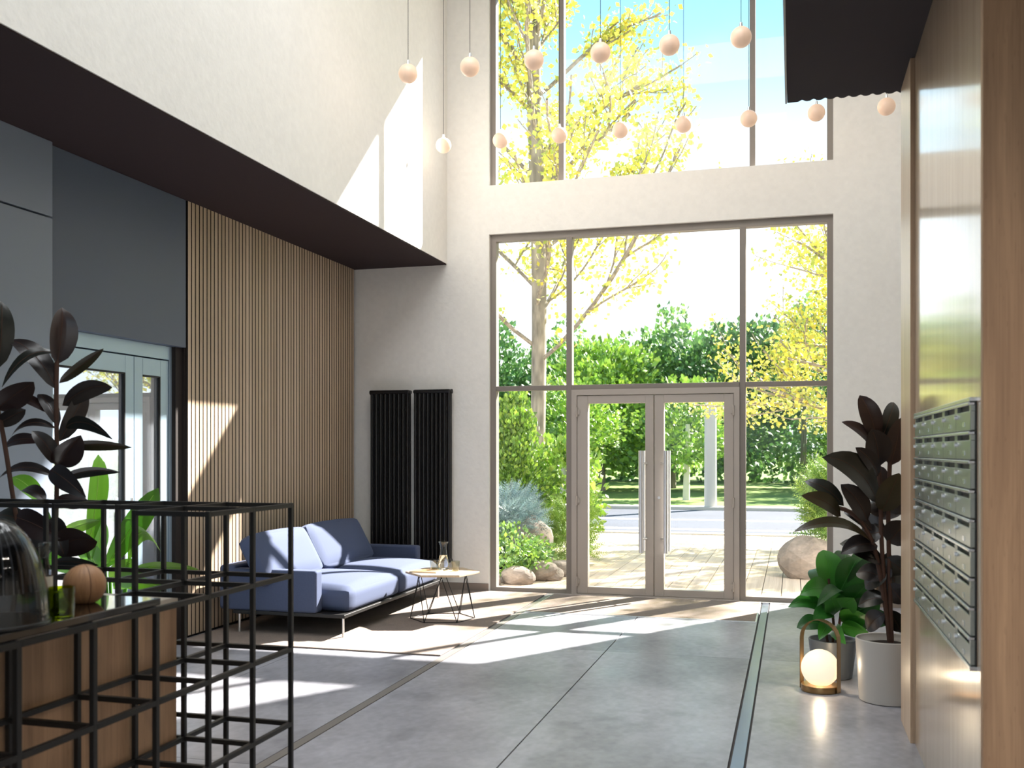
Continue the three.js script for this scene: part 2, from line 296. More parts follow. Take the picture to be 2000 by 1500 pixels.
// right side: oak-clad block that carries the letterboxes, its proud end panel and the low corrugated soffit
{
  const w = struct('wall_right', 'glossy oak veneer wall block that carries the letterboxes');
  part(w, 'oak_panel', box(0.603, 3.2, 0, SOF, 3.60, 5.47), M.oakGloss);
  part(w, 'pilaster', box(0.580, 3.2, 0, SOF, 5.475, 5.93, 0.002), M.oakEdge);
  part(w, 'end_panel', box(0.598, 3.2, 0, SOF, 3.555, 3.597, 0.003), M.oakMatt);
}
{
  const pts = [], x0 = -0.03, x1 = 3.2, p = 0.0635;              // plan outline (x, distance): the far edge is scalloped
  pts.push(new THREE.Vector2(x0, BACK), new THREE.Vector2(x0, 5.99));
  for (let x = x0 + 0.05; x < x1; x += p / 8) pts.push(new THREE.Vector2(x, 5.99 - 0.03 * Math.pow(Math.abs(Math.sin(Math.PI * (x - x0 - 0.05) / p)), 4)));
  pts.push(new THREE.Vector2(x1, 5.99), new THREE.Vector2(x1, BACK));
  const g = new THREE.ExtrudeGeometry(new THREE.Shape(pts), { depth: 0.34, bevelEnabled: false }); g.rotateX(-Math.PI / 2); g.translate(0, SOF, 0);
  structMesh('ceiling_canopy', g, M.soffitDark, 'dark underside of the low gallery over the letterboxes');
  structMesh('trim_1', box(-0.042, -0.031, SOF - 0.004, SOF + 0.34, BACK, 5.992), M.edgeMetal, 'grey metal edge strip of the dark gallery');
}
for (const [x, d] of [[0.9, 1.6], [2.2, 1.6], [0.9, -1.2], [2.2, -1.2]]) {  // out of view, placed to light the oak end panel
  const t = thing('unseen_downlight', 'unseen round downlight in the dark gallery underside, lighting the oak end panel', 'ceiling light', [x, SOF, -d], 'unseen downlights under the gallery');
  part(t, 'trim_ring', new THREE.TorusGeometry(0.075, 0.008, 10, 40).rotateX(Math.PI / 2).translate(x, SOF - 0.002, -d), M.ceiling);
  part(t, 'lens', cyl(V(x, SOF - 0.006, -d), V(x, SOF, -d), 0.07, 0.07, 32), M.downlight);
  const l = new THREE.SpotLight(new THREE.Color().setRGB(1, 0.9, 0.78), 8, 0, 1.25, 0.8); l.name = 'downlight_beam'; l.position.set(0, -0.02, 0); l.target.position.set(0, -3, 0); l.castShadow = true; l.shadow.radius = 3.5; t.add(l, l.target);
}
structMesh('wall_side', box(3.2, 3.4, 0, CEIL, BACK, FD + FT), M.plaster, 'plain plaster wall closing the hall behind the letterbox block');
// back wall behind the camera; its unseen windows are placed to light the hall
{
  const s = new THREE.Shape([[-4.9, 0], [3.2, 0], [3.2, CEIL], [-4.9, CEIL]].map(([x, y]) => new THREE.Vector2(x, y)));
  const hole = (x0, x1, y0, y1) => s.holes.push(new THREE.Path([[x0, y0], [x0, y1], [x1, y1], [x1, y0]].map(([x, y]) => new THREE.Vector2(x, y))));
  hole(-3.3, 2.8, 0.1, 3.3); hole(-3.3, 2.8, 4.1, 6.8);
  const g = new THREE.ExtrudeGeometry(s, { depth: 0.3, bevelEnabled: false }); g.translate(0, 0, -BACK);
  structMesh('wall_back', metreUV(g), M.plaster, 'plaster wall out of view opposite the entrance, with unseen windows');
  const w3 = struct('unseen_window_3', 'unseen large windows opposite the entrance, lighting the hall from behind the camera');
  for (const [y0, y1] of [[0.1, 3.3], [4.1, 6.8]]) {
    part(w3, 'frame', [box(-3.3, 2.8, y0, y0 + 0.06, BACK - 0.2, BACK - 0.12), box(-3.3, 2.8, y1 - 0.06, y1, BACK - 0.2, BACK - 0.12), ...[-3.3, -1.3, 0.74, 2.74].map((x) => box(x, x + 0.06, y0, y1, BACK - 0.2, BACK - 0.12))], M.frame);
    part(w3, 'pane', box(-3.24, 2.74, y0 + 0.06, y1 - 0.06, BACK - 0.163, BACK - 0.157), M.glass);
  }
}
structMesh('baseboard_front', [box(-4.65, WL - 0.004, 0, 0.085, FD - 0.014, FD, 0.002)][0], M.baseboard, 'taupe skirting along the plaster wall');
structMesh('baseboard_side', box(WR + 0.004, 3.19, 0, 0.085, FD - 0.014, FD, 0.002), M.baseboard, 'taupe skirting beside the drain channel');

// ------------------------------------------------------------------ entrance glazing
const fa = FD + 0.05, fb = FD + 0.15, gl = FD + 0.10;
const M1 = -2.25, M2 = -0.48;
{
  const u = struct('window_1', 'tall upper window with slim grey frames');
  part(u, 'frame', [box(WL, WR, UPBOT, UPBOT + 0.012, fa, fb), box(WL, WR, UPTOP - 0.06, UPTOP, fa, fb), box(WL, WL + 0.06, UPBOT, UPTOP, fa, fb), box(WR - 0.055, WR, UPBOT, UPTOP, fa, fb)], M.frame);
  for (const x of [-2.335, -0.385]) part(u, 'mullion', box(x - 0.028, x + 0.028, UPBOT + 0.012, UPTOP - 0.06, fa, fb, 0.003), M.frame);
  for (const [a, b] of [[WL + 0.06, -2.363], [-2.307, -0.413], [-0.357, WR - 0.055]]) part(u, 'pane', box(a, b, UPBOT + 0.012, UPTOP - 0.06, gl - 0.004, gl + 0.004), M.glass);
  const l = struct('window_2', 'full-height glazing around the entrance door');
  part(l, 'frame', [box(WL, WR, LOWTOP - 0.07, LOWTOP, fa, fb), box(WL, WL + 0.065, 0, LOWTOP - 0.07, fa, fb), box(WR - 0.055, WR, 0, LOWTOP - 0.07, fa, fb), box(WL + 0.065, M1 - 0.03, 0, 0.045, fa, fb), box(M2 + 0.03, WR - 0.055, 0, 0.045, fa, fb)], M.frame);
  part(l, 'transom', box(WL + 0.065, M1 - 0.03, 2.135, 2.185, fa, fb, 0.003), M.frame); part(l, 'transom', box(M2 + 0.03, WR - 0.055, 2.135, 2.185, fa, fb, 0.003), M.frame);
  part(l, 'transom', box(M1 + 0.03, M2 - 0.03, 2.135, 2.185, fa - 0.005, fb, 0.003), M.frame);
  for (const x of [M1, M2]) part(l, 'mullion', box(x - 0.03, x + 0.03, 0, LOWTOP - 0.07, fa, fb, 0.003), M.frame);
  for (const [a, b] of [[WL + 0.065, M1 - 0.03], [M2 + 0.03, WR - 0.055]]) { part(l, 'pane', box(a, b, 0.045, 2.135, gl - 0.004, gl + 0.004), M.glass); part(l, 'pane', box(a, b, 2.185, LOWTOP - 0.07, gl - 0.004, gl + 0.004), M.glass); }
  part(l, 'pane', box(M1 + 0.03, M2 - 0.03, 2.185, LOWTOP - 0.07, gl - 0.004, gl + 0.004), M.glass);
}
{
  const d = struct('door_1', 'glazed double entrance door in a taupe aluminium frame with long pull bars');
  const da = fa - 0.02, db = fb;
  part(d, 'frame', [box(M1 + 0.03, M1 + 0.085, 0, 2.135, da, db), box(M2 - 0.085, M2 - 0.03, 0, 2.135, da, db), box(M1 + 0.085, M2 - 0.085, 2.075, 2.135, da, db), box(M1 + 0.085, M2 - 0.085, 0, 0.012, da, db)], M.doorFrame);
  const mid = -1.362;
  const leaf = (a, b, gx0, gx1, hx, inner) => {
    const m = part(d, 'leaf', [box(a, gx0, 0.014, 2.07, da + 0.012, db - 0.012, 0.003), box(gx1, b, 0.014, 2.07, da + 0.012, db - 0.012, 0.003), box(gx0, gx1, 1.99, 2.07, da + 0.012, db - 0.012, 0.003), box(gx0, gx1, 0.014, 0.085, da + 0.012, db - 0.012, 0.003)], M.doorFrame);
    part(m, 'pane', box(gx0, gx1, 0.085, 1.99, gl - 0.004, gl + 0.004), M.glass);
    for (const [s, z] of [[-1, da - 0.055], [1, db + 0.055]]) {
      const z0 = s < 0 ? da + 0.012 : db - 0.012, pts = [cyl(V(hx, 0.46, -z), V(hx, 1.50, -z), 0.024, 0.024, 20)];
      for (const y of [0.60, 1.37]) pts.push(cyl(V(hx, y, -z), V(inner, y, -z0), 0.011, 0.011, 12));
      part(m, 'handle', pts, M.steel, 'satin steel pull bar');
    }
    return m;
  };
  const L = leaf(M1 + 0.088, mid - 0.004, -2.05, -1.452, -1.486, -1.43), R = leaf(mid + 0.004, M2 - 0.088, -1.262, -0.662, -1.236, -1.285);
  part(R, 'lock', cyl(V(-1.31, 1.02, -(da + 0.012)), V(-1.31, 1.02, -(da - 0.004)), 0.014, 0.014, 16), M.steel);
  for (const y of [0.14, 0.98, 1.90]) for (const [x, l] of [[M1 + 0.087, L], [M2 - 0.087, R]]) part(l, 'hinge', [cyl(V(x, y - 0.05, -(da - 0.006)), V(x, y + 0.05, -(da - 0.006)), 0.011, 0.011, 12), box(x - 0.03, x + 0.03, y - 0.025, y + 0.025, da - 0.004, da + 0.013)], M.doorFrame);
}

// ------------------------------------------------------------------ outside: terrace, road, lawn, planting
{
  const t = struct('terrace', 'sunlit pale timber terrace outside the entrance');
  part(t, 'substrate', box(-12, 7, -0.25, -0.04, FD + FT, 18.1), M.joint);
  let k = 0;
  for (let x = -9.2; x < 5; x += 0.202, k++) part(t, 'board', box(x, x + 0.194, -0.04, -0.012, FD + FT + 0.002, 18.1), M.deck[(k * 5 + (k >> 1)) % 3]);
  part(t, 'sill', box(WL, WR, -0.2, 0.0, FD + 0.022, FD + FT), M.kerb);
}
structMesh('road', box(-90, 70, -0.30, -0.03, 18.3, 26.0), M.asphalt, 'grey asphalt road beyond the terrace');
structMesh('kerb', box(-90, 70, -0.3, 0.02, 18.1, 18.32), M.kerb, 'pale kerb between terrace and road');
structMesh('kerb', box(-90, 70, -0.3, 0.05, 26.0, 26.6), M.kerb, 'pale kerb between road and lawn');
for (const [a, b, t] of [[19.4, 19.75, 'edge'], [22.1, 22.45, 'middle']]) structMesh('sunlit_road_band', box(-90, 70, -0.031, -0.027, a, b), M.sunBand, 'pale band standing for sunlight along the ' + t + ' of the road');  // pale bands put the sun between tree shadows into the road colour
structMesh('lawn', box(-90, 70, -0.3, 0.0, 26.6, 140), M.grass, 'green lawn beyond the road');
structMesh('ground', box(-90, 70, -0.6, -0.3, FD + FT, 140), M.soil, 'earth under road and lawn');

const leafQuad = (() => { // a small bent leaf of unit length
  const g = new THREE.BufferGeometry();
  g.setAttribute('position', new THREE.BufferAttribute(new Float32Array([0, 0, 0, -0.38, 0.45, 0.08, 0, 0.5, -0.04, 0.38, 0.45, 0.08, 0, 1, 0.06]), 3));
  g.setIndex([0, 2, 1, 0, 3, 2, 1, 2, 4, 2, 3, 4]); g.computeVertexNormals();
  g.setAttribute('uv', new THREE.BufferAttribute(new Float32Array(10), 2));
  return g;
})();
const needleQuad = (() => { // a flat spray of conifer twigs
  const pos = [], idx = [];
  for (let k = 0; k < 5; k++) { const y = k * 0.2, w = 0.34 * (1 - k * 0.12), s = pos.length / 3; pos.push(0, y, 0, 0, y + 0.07, 0, -w, y + 0.24, 0.06, w, y + 0.24, 0.06); idx.push(s, s + 1, s + 2, s, s + 3, s + 1); }
  const s = pos.length / 3; pos.push(-0.03, 0, 0, 0.03, 0, 0, 0, 1.15, 0); idx.push(s, s + 1, s + 2);
  const g = new THREE.BufferGeometry(); g.setAttribute('position', new THREE.BufferAttribute(new Float32Array(pos), 3)); g.setIndex(idx); g.computeVertexNormals();
  g.setAttribute('uv', new THREE.BufferAttribute(new Float32Array(pos.length / 3 * 2), 2));
  return g;
})();
function foliage(parent, spots, size, palette, r, geo = leafQuad, name = 'foliage', out = 0) {
  const im = new THREE.InstancedMesh(geo, M.leafMat, spots.length), m = new THREE.Matrix4(), q = new THREE.Quaternion(), c = new THREE.Color(), o = origin.get(parent);
  spots.forEach((p, i) => {
    const d = p.dir && r() < out ? p.dir.clone().add(V(r() - 0.5, r() - 0.5, r() - 0.5).multiplyScalar(0.7)).normalize() : V(r() * 2 - 1, r() * 2 - 1, r() * 2 - 1).normalize();
    q.setFromUnitVectors(V(0, 1, 0), d); q.multiply(new THREE.Quaternion().setFromAxisAngle(V(0, 1, 0), r() * 6.28));
    const s = size * (0.6 + 0.8 * r());
    m.compose(V(p.x - o.x, p.y - o.y, p.z - o.z), q, V(s, s, s)); im.setMatrixAt(i, m);
    const a = palette[Math.floor(r() * palette.length)], f = 0.85 + 0.3 * r(); im.setColorAt(i, c.setRGB(a[0] * f, a[1] * f, a[2] * f, THREE.SRGBColorSpace));
  });
  im.name = name; im.userData.kind = 'stuff'; parent.add(im);
  return im;
}
const YEL = [[0.84, 0.82, 0.38], [0.76, 0.78, 0.36], [0.88, 0.86, 0.46], [0.68, 0.74, 0.34], [0.86, 0.80, 0.30]];
const GRN = [[0.44, 0.60, 0.32], [0.38, 0.54, 0.29], [0.54, 0.68, 0.36], [0.34, 0.49, 0.26], [0.60, 0.71, 0.38]];
const LGN = [[0.56, 0.70, 0.26], [0.50, 0.64, 0.22], [0.64, 0.74, 0.30], [0.44, 0.58, 0.22]];
const DGN = [[0.31, 0.47, 0.24], [0.36, 0.53, 0.27], [0.27, 0.42, 0.21], [0.42, 0.57, 0.30]];
// a broad-leaved tree with a visible branch skeleton; leaves sit along the twigs
function branchTree(name, label, x, d, h, opt) {
  const r = rng(opt.seed), t = thing(name, label, 'tree', [x, -0.02, -d], opt.group);
  const B = V(x, -0.02, -d), top = V(x + (opt.lean || 0), h, -d);
  part(t, 'trunk', tube([B, B.clone().lerp(top, 0.35).add(V(0.05, 0, 0)), B.clone().lerp(top, 0.7).add(V(-0.05, 0, 0)), top], opt.tr * 0.8, 20, 8).translate(0, 0, 0), M.bark);
  const wood = [], spots = [];
  const grow = (p, dir, len, rad, lvl) => {
    const pts = [p.clone()], q = p.clone(), dd = dir.clone(), n = 5;
    for (let i = 0; i < n; i++) { dd.add(V(r() - 0.5, (r() - 0.35) * 0.6, r() - 0.5).multiplyScalar(0.35)).normalize(); q.addScaledVector(dd, len / n); pts.push(q.clone()); }
    wood.push(tube(pts, rad, 6, 5));
    const cnt = Math.round(len * opt.dens * (lvl ? 1 : 0.5));
    for (let i = 0; i < cnt; i++) { const u = 0.15 + 0.85 * r(), k = Math.min(n - 1, Math.floor(u * n)), b = pts[k].clone().lerp(pts[k + 1], u * n - k), s = opt.fluff; b.add(V(r() - 0.5, r() - 0.5, r() - 0.5).multiplyScalar(s)); spots.push(b); }
    if (lvl < 2) for (let i = 0; i < (lvl ? 3 : 5); i++) { const k = 1 + Math.floor(r() * (n - 0.5)), nd = dd.clone().add(V(r() - 0.5, r() * 0.5 - 0.15, r() - 0.5).multiplyScalar(1.5)).normalize(); grow(pts[Math.min(k, n)], nd, len * (0.35 + 0.25 * r()), rad * 0.5, lvl + 1); }
  };
  for (let i = 0; i < opt.n; i++) {
    const u = mix(opt.from, 0.97, (i + r() * 0.6) / opt.n), p = B.clone().lerp(top, u), a = i * 2.399 + r() * 0.6, L = opt.reach * (1 - (opt.taper ?? 0.62) * Math.max(0, u - 0.35)) * (0.7 + 0.5 * r());
    grow(p, V(Math.cos(a) + (opt.side || 0), (opt.rise ?? 0.55) + (opt.rise != null ? 0.1 : 0.5) * u, Math.sin(a)).normalize(), L, opt.tr * 0.22, 0);
  }
  part(t, 'branches', wood, M.bark);
  foliage(t, spots, opt.leaf, opt.pal, r);
  return t;
}
// a dense tree or shrub built of leafy clumps
function clumpTree(name, label, x, d, opt) {
  const r = rng(opt.seed), t = thing(name, label, opt.cat || 'tree', [x, -0.02, -d], opt.group), spots = [];
  if (opt.trunk) part(t, 'trunk', cyl(V(x, -0.02, -d), V(x + 0.05, opt.y0 + opt.ry, -d), opt.trunk, opt.trunk * 0.6, 8), opt.pale ? M.birchBark : M.bark);
  const cl = [];
  for (let i = 0; i < opt.clumps; i++) { const a = r() * 6.283, v = r() * 2 - 1, s = Math.sqrt(1 - v * v) * (opt.cone ? 1 - 0.75 * (v * 0.5 + 0.5) : 1), k = Math.cbrt(0.25 + 0.75 * r()); cl.push(V(x + Math.cos(a) * s * opt.rx * k, opt.y0 + opt.ry + v * opt.ry * k, -d + Math.sin(a) * s * opt.rx * k)); }
  const per = Math.round(opt.leaves / opt.clumps), cr = opt.cr || 0.35 * opt.rx;
  for (const c of cl) for (let i = 0; i < per; i++) { const dv = V(r() * 2 - 1, r() * 2 - 1, r() * 2 - 1); if (dv.length() > 1) { dv.normalize(); } const p = c.clone().addScaledVector(dv, cr); if (p.y < 0) p.y = r() * 0.05; p.dir = p.clone().sub(V(x, opt.y0 + opt.ry * 0.4, -d)).normalize(); spots.push(p); }
  foliage(t, spots, opt.leaf, opt.pal, r, opt.needle ? needleQuad : leafQuad, 'foliage', opt.out ?? 0.5);
  return t;
}
branchTree('yellow_tree', 'tall yellow-leaved tree with a bare grey trunk behind the clipped shrubs', -3.88, 15.2, 11.5, { seed: 11, tr: 0.15, n: 26, from: 0.24, reach: 2.8, side: 0.12, taper: 1.1, dens: 56, fluff: 0.40, leaf: 0.088, pal: YEL });
branchTree('yellow_tree', 'yellow-leaved tree with branches hanging past the boulder', 1.95, 17.4, 5.8, { seed: 23, tr: 0.12, n: 26, from: 0.26, reach: 2.7, side: -0.5, rise: 0.2, dens: 64, fluff: 0.42, leaf: 0.078, pal: YEL });
const wood = [[-16, 41, 3.0, 4.2, GRN], [-12.2, 38.5, 2.1, 3.2, DGN], [-9.2, 42, 2.4, 3.1, GRN], [-6.8, 36.5, 1.9, 2.4, LGN], [-4.6, 40, 2.0, 3.2, GRN], [-2.2, 38, 2.2, 2.9, DGN], [0.4, 41, 2.6, 3.4, GRN], [3.4, 37, 2.4, 3.4, DGN], [6.6, 42, 3.0, 4.0, GRN]];
wood.forEach(([x, d, rx, ry, pal], i) => clumpTree('park_tree', ['bushy green tree in the row beyond the lawn', 'dark green tree in the row beyond the lawn', 'light green low tree in the row beyond the lawn'][pal === GRN ? 0 : pal === DGN ? 1 : 2], x, d, { seed: 40 + i, rx, ry: ry * 0.92, y0: 0.9, clumps: 60, leaves: 7000, leaf: 0.21, pal, trunk: 0.14, group: 'trees beyond the lawn', cr: 0.75 }));
[[-7.6, 33.5], [-6.4, 31.5], [-3.1, 30.5]].forEach(([x, d], i) => clumpTree('young_birch', 'young pale-trunked tree on the lawn with a light green crown', x, d, { seed: 70 + i, rx: 1.25, ry: 1.15, y0: 1.35 - 0.1 * i, clumps: 28, leaves: 3000, leaf: 0.15, pal: LGN, trunk: 0.11, pale: true, group: 'young trees on the lawn', cr: 0.5 }));
clumpTree('hedge_tree', 'deep green conifer closing the view behind the park trees', -11, 50, { seed: 81, rx: 4, ry: 3, y0: 0, clumps: 60, leaves: 4200, leaf: 0.4, pal: DGN, cat: 'tree', group: 'conifers behind the park trees', cr: 1.2 });
for (const [x, s] of [[-5, 82], [1, 83], [7, 84], [-17, 85]]) clumpTree('hedge_tree', 'deep green conifer closing the view behind the park trees', x, 50, { seed: s, rx: 4, ry: 2.7, y0: 0, clumps: 60, leaves: 4200, leaf: 0.4, pal: DGN, cat: 'tree', group: 'conifers behind the park trees', cr: 1.2 });
{
  const p = thing('post', 'pale round concrete post at the lawn edge', 'post', [-2.05, 0.05, -26.3]);
  part(p, 'shaft', cyl(V(-2.05, 0.05, -26.3), V(-2.05, 3.2, -26.3), 0.16, 0.15, 20), M.kerb); part(p, 'cap', cyl(V(-2.05, 3.2, -26.3), V(-2.05, 3.26, -26.3), 0.18, 0.18, 20), M.kerb);
}
// planting bed on the terrace
{
  const bed = thing('planting_bed', 'raised bed of soil edged with rocks beside the terrace', 'flower bed', [-4.2, -0.02, -12.8]);
  const s = new THREE.SphereGeometry(1, 32, 12, 0, 6.2832, 0, Math.PI / 2); s.scale(1.35, 0.28, 2.2); s.translate(-4.85, -0.02, -12.95); part(bed, 'soil', s, M.soil);
}
function rock(name, label, x, y, d, sx, sy, sz, seed, group) {
  const r = rng(seed), g = new THREE.IcosahedronGeometry(1, 4), p = g.attributes.position, off = r() * 50;
  for (let i = 0; i < p.count; i++) { const v = V(p.getX(i), p.getY(i), p.getZ(i)), n = 0.82 + 0.36 * vnoise(v.x * 1.7 + off, v.y * 1.7 + v.z * 1.3 + off) + 0.06 * vnoise(v.x * 6 + off, v.z * 6 + v.y * 5); p.setXYZ(i, v.x * n * sx, Math.max(-0.55, v.y * n) * sy, v.z * n * sz); }
  g.computeVertexNormals(); const lo = -0.55 * sy; g.translate(0, -lo, 0);
  const m = new THREE.Mesh(g, M.rock); m.name = numbered(name); m.position.set(x, y, -d); scene.add(m); return tag(m, label, 'rock', group);
}
rock('boulder', 'smooth brown boulder standing on the timber terrace', 0.17, -0.012, 12.45, 0.31, 0.30, 0.28, 5);
[[-3.0, 10.95, 0.16], [-2.82, 11.35, 0.18], [-2.72, 11.8, 0.15], [-3.3, 10.75, 0.13]].forEach(([x, d, s], i) => rock('edging_rock', 'pale rough rock edging the planting bed', x, -0.012, d, s * 1.2, s * 0.8, s, 60 + i, 'rocks edging the planting bed'));
rock('pale_rock', 'large whitish rock among the shrubs', -3.2, -0.012, 12.35, 0.26, 0.40, 0.28, 91);
const shrub = (name, label, x, d, o) => clumpTree(name, label, x, d, { cat: 'shrub', ...o });
shrub('ground_cover', 'low bright green creeping shrub over the edging rocks', -3.25, 11.45, { seed: 101, rx: 0.48, ry: 0.24, y0: 0.06, clumps: 30, leaves: 2600, leaf: 0.055, pal: [...LGN, ...GRN], cr: 0.15 });
shrub('blue_spruce', 'dwarf blue spruce with silvery needles', -3.55, 12.2, { seed: 102, rx: 0.42, ry: 0.28, y0: 0.42, clumps: 26, leaves: 1700, leaf: 0.12, needle: true, pal: [[0.46, 0.56, 0.56], [0.38, 0.48, 0.50], [0.54, 0.62, 0.62]], cr: 0.15, out: 0.85 });
shrub('thuja', 'upright feathery green thuja in front of the grey trunk', -3.72, 13.4, { seed: 103, rx: 0.62, ry: 1.05, y0: 0.15, clumps: 70, leaves: 12000, leaf: 0.062, pal: [[0.54, 0.68, 0.24], [0.44, 0.58, 0.20], [0.64, 0.74, 0.28], [0.36, 0.50, 0.18]], cr: 0.17, cone: true, out: 0.85 });
shrub('lime_shrub', 'yellow-green leafy shrub beside the thuja', -3.25, 14.3, { seed: 104, rx: 0.5, ry: 0.7, y0: 0.2, clumps: 40, leaves: 2600, leaf: 0.09, pal: [...LGN, ...LGN, YEL[3]], cr: 0.22 });
shrub('feather_shrub', 'low feathery green shrub at the terrace side', -2.92, 13.2, { seed: 105, rx: 0.36, ry: 0.36, y0: 0.05, clumps: 30, leaves: 1800, leaf: 0.13, needle: true, pal: [[0.50, 0.62, 0.24], [0.58, 0.68, 0.28]], cr: 0.16, out: 0.8 });
shrub('weeping_juniper', 'drooping green juniper arching over the boulder', 0.72, 12.9, { seed: 106, rx: 0.52, ry: 0.75, y0: 0.1, clumps: 46, leaves: 3200, leaf: 0.16, needle: true, pal: [[0.44, 0.58, 0.22], [0.36, 0.50, 0.18], [0.56, 0.66, 0.26]], cr: 0.2, out: 0.7 });

// ------------------------------------------------------------------ radiators
for (const [x0, x1, label] of [[-4.42, -3.955, 'black column radiator in the corner beside the oak slats'], [-3.915, -3.49, 'black column radiator beside the glazing, behind the side table']]) {
  const t = thing('radiator', label, 'radiator', [(x0 + x1) / 2, 0.3, -FD + 0.06], 'upright black radiators');
  const dz = FD - 0.115, n = 9, p = (x1 - x0) / n;
  for (let i = 0; i < n; i++) for (const o of [-0.026, 0.026]) part(t, 'column', cyl(V(x0 + (i + 0.5) * p, 0.33, -(dz + o)), V(x0 + (i + 0.5) * p, 2.13, -(dz + o)), 0.0165, 0.0165, 10), M.radiator);
  for (const y of [0.33, 2.13]) part(t, 'header', box(x0, x1, y - 0.022, y + 0.022, dz - 0.05, dz + 0.05, 0.018), M.radiator);
  for (const y of [0.5, 1.95]) for (const x of [x0 + 1.5 * p, x1 - 1.5 * p]) part(t, 'bracket', box(x - 0.012, x + 0.012, y - 0.02, y + 0.02, dz, FD - 0.003), M.radiator);
  for (const x of [x0 > -4 ? x1 : x0]) part(t, 'end_cap', cyl(V(x - 0.008, 2.13, -dz), V(x + 0.008, 2.13, -dz), 0.024, 0.024, 14), M.blackMetal);
}

// ------------------------------------------------------------------ rug, mat, sofa, table
{
  const m = new THREE.Mesh(box(-4.62, -2.47, 0, 0.012, 6.86, FD - 0.02, 0.005), M.rug); m.name = 'area_rug'; scene.add(m); tag(m, 'taupe woven rug under the blue sofa', 'rug');
  const t = thing('entrance_mat', 'flat taupe mat with metal edging inside the entrance door', 'mat', [-1.36, 0, -9.5]);
  part(t, 'pile', box(-2.395, -0.315, 0, 0.005, 8.97, FD - 0.01), M.rug);
  part(t, 'edging', [box(-0.315, -0.303, 0, 0.007, 8.958, FD - 0.01), box(-2.402, -2.395, 0, 0.007, 8.958, FD - 0.01), box(-2.395, -0.315, 0, 0.007, 8.958, 8.97)], M.steel);
}
{
  const y0 = 0.012, t = thing('sofa', 'blue fabric sofa with two loose back cushions on thin metal legs', 'sofa', [-3.95, y0, -8.4]);
  part(t, 'base_frame', [box(-4.42, -3.42, 0.165, 0.195, 7.26, 9.58, 0.006)], M.blackMetal);
  for (const [x, d] of [[-3.45, 7.30], [-3.45, 9.52], [-4.38, 7.30], [-4.38, 9.52]]) part(t, 'leg', cyl(V(x, y0, -d), V(x, 0.17, -d), 0.0095, 0.0095, 12), M.steel);
  for (const d of [7.255, 9.47]) part(t, 'armrest', box(-4.46, -3.665, 0.195, 0.535, d, d + 0.115, 0.022), M.fabric);
  part(t, 'back_panel', box(-4.55, -4.40, 0.195, 0.56, 7.26, 9.58, 0.03), M.fabric);
  for (const [a, b] of [[7.372, 8.445], [8.45, 9.468]]) { const g = cushion(0.98, 0.185, b - a - 0.004, 0.05, 0.012, 0.055); g.translate(-3.915, 0.29, -(a + b) / 2); part(t, 'seat_cushion', g, M.fabric); }
  for (const [a, b, y, k] of [[7.20, 8.20, 0.60, 0.02], [8.21, 9.28, 0.61, -0.03]]) {
    const g = cushion(0.14, 0.41, b - a - 0.01, 0.03, 0.035, 0.0); g.rotateZ(0.50); g.rotateY(k); g.translate(-4.20, y, -(a + b) / 2); part(t, 'back_cushion', g, M.fabric);
  }
}
const TX = -2.99, TD = 8.36, TY = 0.43;
{
  const y0 = 0.012, t = thing('side_table', 'hexagonal pale wood side table on thin wire legs', 'table', [TX, y0, -TD]);
  const hex = (R, y, rot, n = 6) => Array.from({ length: n }, (_, i) => V(TX + R * Math.cos(rot + i * 2 * Math.PI / n), y, -TD + R * Math.sin(rot + i * 2 * Math.PI / n)));
  const shape = new THREE.Shape(hex(0.325, 0, -YAW).map((p) => new THREE.Vector2(p.x - TX, p.z + TD)));
  const g = new THREE.ExtrudeGeometry(shape, { depth: 0.012, bevelEnabled: true, bevelSize: 0.004, bevelThickness: 0.004, bevelSegments: 2 }); g.rotateX(Math.PI / 2); g.translate(TX, TY - 0.004, -TD);
  part(t, 'table_top', metreUV(g), M.birch);
  const up = hex(0.235, TY - 0.026, -YAW + 0.5), lo = hex(0.285, y0 + 0.004, -YAW), ring = (h) => h.map((p, i) => cyl(p, h[(i + 1) % 6], 0.0035, 0.0035, 6));
  part(t, 'upper_ring', ring(up), M.wire); part(t, 'floor_ring', ring(lo), M.wire);
  for (let i = 0; i < 6; i++) for (const j of [i, (i + 5) % 6]) part(t, 'leg', cyl(lo[i], up[j], 0.0035, 0.0035, 6), M.wire);
}
